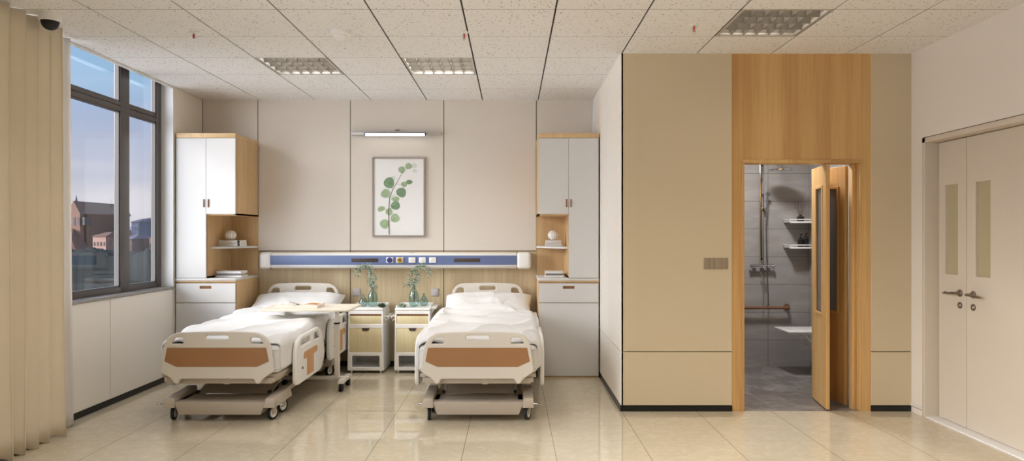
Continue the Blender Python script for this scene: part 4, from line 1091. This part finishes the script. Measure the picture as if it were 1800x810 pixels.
# ------------------------------------------------------------------ outside
GZ = -22
M['ground'] = plain('dark_green_ground', rgb(30, 44, 48), .9, vary=.3, scale=.03)
M['trees'] = plain('tree_mass', rgb(14, 24, 26), .95, vary=.3, scale=.15)
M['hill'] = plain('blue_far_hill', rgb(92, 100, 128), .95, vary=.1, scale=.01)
M['bstone'] = plain('brown_stone', rgb(140, 106, 92), .9, vary=.12, scale=.3)
M['slate'] = plain('slate_roof', rgb(92, 84, 100), .8)
M['bpink'] = plain('pink_render', rgb(190, 150, 134), .9)
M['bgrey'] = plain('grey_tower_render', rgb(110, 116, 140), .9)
M['bwin'] = plain('dark_window', rgb(70, 62, 66), .4)
M['terra'] = plain('terracotta', rgb(112, 78, 70), .9)
struct(MB().box(-900, 200, 30, 1500, GZ-1, GZ).build('ground', 'ground'), 'dark green ground far below the window')
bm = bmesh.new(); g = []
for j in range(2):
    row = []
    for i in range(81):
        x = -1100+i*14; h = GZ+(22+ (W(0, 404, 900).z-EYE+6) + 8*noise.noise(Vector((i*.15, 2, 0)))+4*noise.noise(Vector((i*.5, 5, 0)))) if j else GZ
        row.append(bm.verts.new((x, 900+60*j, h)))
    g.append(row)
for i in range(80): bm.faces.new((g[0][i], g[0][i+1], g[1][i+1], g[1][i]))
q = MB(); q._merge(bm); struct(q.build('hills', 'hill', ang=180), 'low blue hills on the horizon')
# tree canopy below the buildings
bm = bmesh.new(); g = []
for j in range(150):
    row = []
    for i in range(170):
        Y = 95+j*.65; x = (-.98+i*.0038)*Y
        h = EYE-(447-HZ)*Y/F+1.3*noise.noise(Vector((x*.12, Y*.12, 0)))+.7*noise.noise(Vector((x*.5, Y*.5, 3)))+.5*noise.noise(Vector((x*1.7, Y*1.7, 7)))
        row.append(bm.verts.new((x, Y, h-(12 if j == 149 or j == 0 else 0))))
    g.append(row)
for j in range(149):
    for i in range(169): bm.faces.new((g[j][i], g[j][i+1], g[j+1][i+1], g[j+1][i]))
q = MB(); q._merge(bm); tag(q.build('tree_canopy', 'trees', ang=180), 'mass of dark green treetops below the window', 'trees', kind='stuff')
def bld(Y, pxa, pxb, pytop, depth): return (pxa-VX)*Y/F, (pxb-VX)*Y/F, EYE-(pytop-HZ)*Y/F
Y = 210
x0, x1, zt_ = bld(Y, 96, 148, 378, 20)
ch = thing('church', 'brown stone church with steep slate roof beyond the trees', 'church', ((x0+x1)/2, Y, GZ))
xm = (bld(Y, 136, 148, 0, 0)[0])
MB().box(x0-8, x1, Y, Y+25, GZ, EYE-(376-HZ)*Y/F).build('nave', 'bstone', ch)
zr = EYE-(376-HZ)*Y/F; zp = EYE-(362-HZ)*Y/F
MB().hexa([(x0-9, Y-1, zr), (x0-9, Y+26, zr), (x0-9, Y+12.5, zp+1)], [(xm, Y-1, zr), (xm, Y+26, zr), (xm, Y+12.5, zp)]).build('roof', 'slate', ch)
MB().hexa([(xm-2, Y-2, zr), (x1, Y-2, zr), ((xm-2+x1)/2, Y-2, zp+1.5)], [(xm-2, Y+26, zr), (x1, Y+26, zr), ((xm-2+x1)/2, Y+26, zp+1.5)]).box(xm-2, x1, Y-2, Y+1, GZ, zr).build('gable', 'bstone', ch)
MB().cyl(((xm-8), Y+12, zp), ((xm-8), Y+12, zp+4), .8, .05, 8).build('spire', 'slate', ch)
for k in range(7):
    x = x0+1.2+k*1.45
    MB().box(x, x+.6, Y-2.1 if x > xm-2 else Y-.1, Y+1, EYE-(396-HZ)*Y/F, EYE-(382-HZ)*Y/F).build('window', 'bwin', ch)
MB().hexa([(x0, Y-14, EYE-(402-HZ)*Y/F-4), (x1+9, Y-14, GZ+12), (x1+9, Y-2, GZ+12), (x0, Y-2, EYE-(402-HZ)*Y/F-4)], [(x0, Y-14, EYE-(402-HZ)*Y/F), (x1+5, Y-14, EYE-(418-HZ)*Y/F), (x1-2, Y-2, EYE-(402-HZ)*Y/F), (x0, Y-2, EYE-(398-HZ)*Y/F)]).build('annex', 'terra', ch)
def block(pxa, pxb, top, bot, Y, mat, rmat, lab, nw):
    a, b_, zt2 = bld(Y, pxa, pxb, top, 0); zb2 = EYE-(bot-HZ)*Y/F
    o = thing('apartment_block', lab, 'building', ((a+b_)/2, Y, GZ), 'buildings beyond the window')
    MB().box(a, b_, Y, Y+14, GZ, zt2).build('walls', mat, o)
    MB().hexa([(a-.4, Y-.4, zt2), (b_+.4, Y-.4, zt2), (b_+.4, Y+14.4, zt2), (a-.4, Y+14.4, zt2)], [(a+1, Y+5, zt2+1.2), (b_-1, Y+5, zt2+1.2), (b_-1, Y+9, zt2+1.2), (a+1, Y+9, zt2+1.2)]).build('roof', rmat, o)
    for r_ in range(3):
        for k in range(nw):
            x = a+(b_-a)*(k+.3)/nw; z = zt2-1.6-r_*2.6
            MB().box(x, x+(b_-a)*.4/nw, Y-.08, Y+.1, z-1.1, z).build('window', 'bwin', o)
block(163, 186, 415, 434, 190, 'bpink', 'terra', 'pink apartment block to the right of the church', 4)
block(186, 212, 411, 434, 216, 'bpink', 'terra', 'longer pink apartment block behind the window mullion', 5)
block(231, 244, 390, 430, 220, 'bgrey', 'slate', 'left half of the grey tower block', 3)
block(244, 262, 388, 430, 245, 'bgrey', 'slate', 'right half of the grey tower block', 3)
block(214, 232, 420, 434, 180, 'terra', 'slate', 'low terracotta building left of the grey tower', 3)
block(262, 285, 418, 434, 185, 'bpink', 'terra', 'low pink building right of the grey tower', 4)

# ------------------------------------------------------------------ sky, sun, camera
w = bpy.data.worlds.new('sky'); bpy.context.scene.world = w; w.use_nodes = True; nt = w.node_tree
bg = nt.nodes['Background']
tc = N(nt, 'ShaderNodeTexCoord'); nrm = N(nt, 'ShaderNodeVectorMath', operation='NORMALIZE'); nt.links.new(tc.outputs['Generated'], nrm.inputs[0])
sp = N(nt, 'ShaderNodeSeparateXYZ'); nt.links.new(nrm.outputs[0], sp.inputs[0])
cr = N(nt, 'ShaderNodeValToRGB'); el = cr.color_ramp.elements
el[0].position = 0.0; el[0].color = rgb(200, 197, 202); el[1].position = 1; el[1].color = rgb(84, 128, 184)
for p_, c_ in ((.08, rgb(178, 180, 196)), (.15, rgb(158, 172, 200)), (.19, rgb(150, 182, 212)), (.30, rgb(140, 176, 212))):
    e = cr.color_ramp.elements.new(p_); e.color = c_
nt.links.new(sp.outputs['Z'], cr.inputs[0])
mp = N(nt, 'ShaderNodeMapping'); mp.inputs['Scale'].default_value = (3, 3, 9); nt.links.new(nrm.outputs[0], mp.inputs[0])
no = N(nt, 'ShaderNodeTexNoise'); no.inputs['Scale'].default_value = 1.4; no.inputs['Detail'].default_value = 5; nt.links.new(mp.outputs[0], no.inputs['Vector'])
mr = N(nt, 'ShaderNodeMapRange'); mr.inputs[1].default_value = .42; mr.inputs[2].default_value = .58; nt.links.new(no.outputs['Fac'], mr.inputs[0])
fade = N(nt, 'ShaderNodeMapRange'); fade.inputs[1].default_value = .20; fade.inputs[2].default_value = .15; nt.links.new(sp.outputs['Z'], fade.inputs[0])
col = mixc(nt, math_node(nt, 'MULTIPLY', mr.outputs[0], math_node(nt, 'MULTIPLY', fade.outputs[0], .85)), cr.outputs[0], rgb(208, 203, 208))
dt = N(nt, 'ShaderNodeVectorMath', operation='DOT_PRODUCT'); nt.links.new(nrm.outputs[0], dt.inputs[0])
dt.inputs[1].default_value = Vector((-.88, -.40, .20)).normalized()  # added bright lobe, outside the view through the window, to light the room
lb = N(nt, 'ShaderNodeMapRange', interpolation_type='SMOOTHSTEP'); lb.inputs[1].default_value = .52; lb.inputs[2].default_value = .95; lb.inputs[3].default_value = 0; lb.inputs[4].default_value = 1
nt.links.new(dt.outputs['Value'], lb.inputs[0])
SKY_FILL = 5.2
hz2 = N(nt, 'ShaderNodeVectorMath', operation='SCALE'); hz2.inputs[0].default_value = (.95, .97, 1.04); nt.links.new(math_node(nt, 'MULTIPLY', lb.outputs[0], SKY_FILL), hz2.inputs['Scale'])
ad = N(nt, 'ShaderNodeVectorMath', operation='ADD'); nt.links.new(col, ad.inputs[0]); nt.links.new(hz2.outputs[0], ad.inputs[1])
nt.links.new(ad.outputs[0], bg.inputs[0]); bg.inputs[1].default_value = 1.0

sl = bpy.data.lights.new('sun', 'SUN'); sl.energy = 2.8; sl.angle = math.radians(28); sl.color = (1, .97, .93)
so = bpy.data.objects.new('sun', sl); C.objects.link(so)
so.rotation_euler = Vector((1, .42, -.42)).to_track_quat('-Z', 'Y').to_euler(); so.location = (-6, 4, 5)

cam = bpy.data.cameras.new('camera'); cam.sensor_width = 36; cam.lens = 24; cam.shift_y = 8/1800; cam.clip_end = 3000; cam.clip_start = .05
co = bpy.data.objects.new('camera', cam); C.objects.link(co); co.location = (0, 0, EYE); co.rotation_euler = (PI/2, 0, 0)
S = bpy.context.scene; S.camera = co
S.view_settings.view_transform = 'Standard'; S.view_settings.look = 'None'; S.view_settings.gamma = 1
S.view_settings.use_curve_mapping = False; S.view_settings.exposure = 0.43
S.cycles.use_denoising = True; S.cycles.max_bounces = 8; S.cycles.diffuse_bounces = 5; S.cycles.glossy_bounces = 4
S.cycles.transmission_bounces = 8; S.cycles.transparent_max_bounces = 10; S.cycles.sample_clamp_indirect = 6
S.cycles.caustics_reflective = False; S.cycles.caustics_refractive = False
for o in S.objects:
    if '_org' in o: del o['_org']
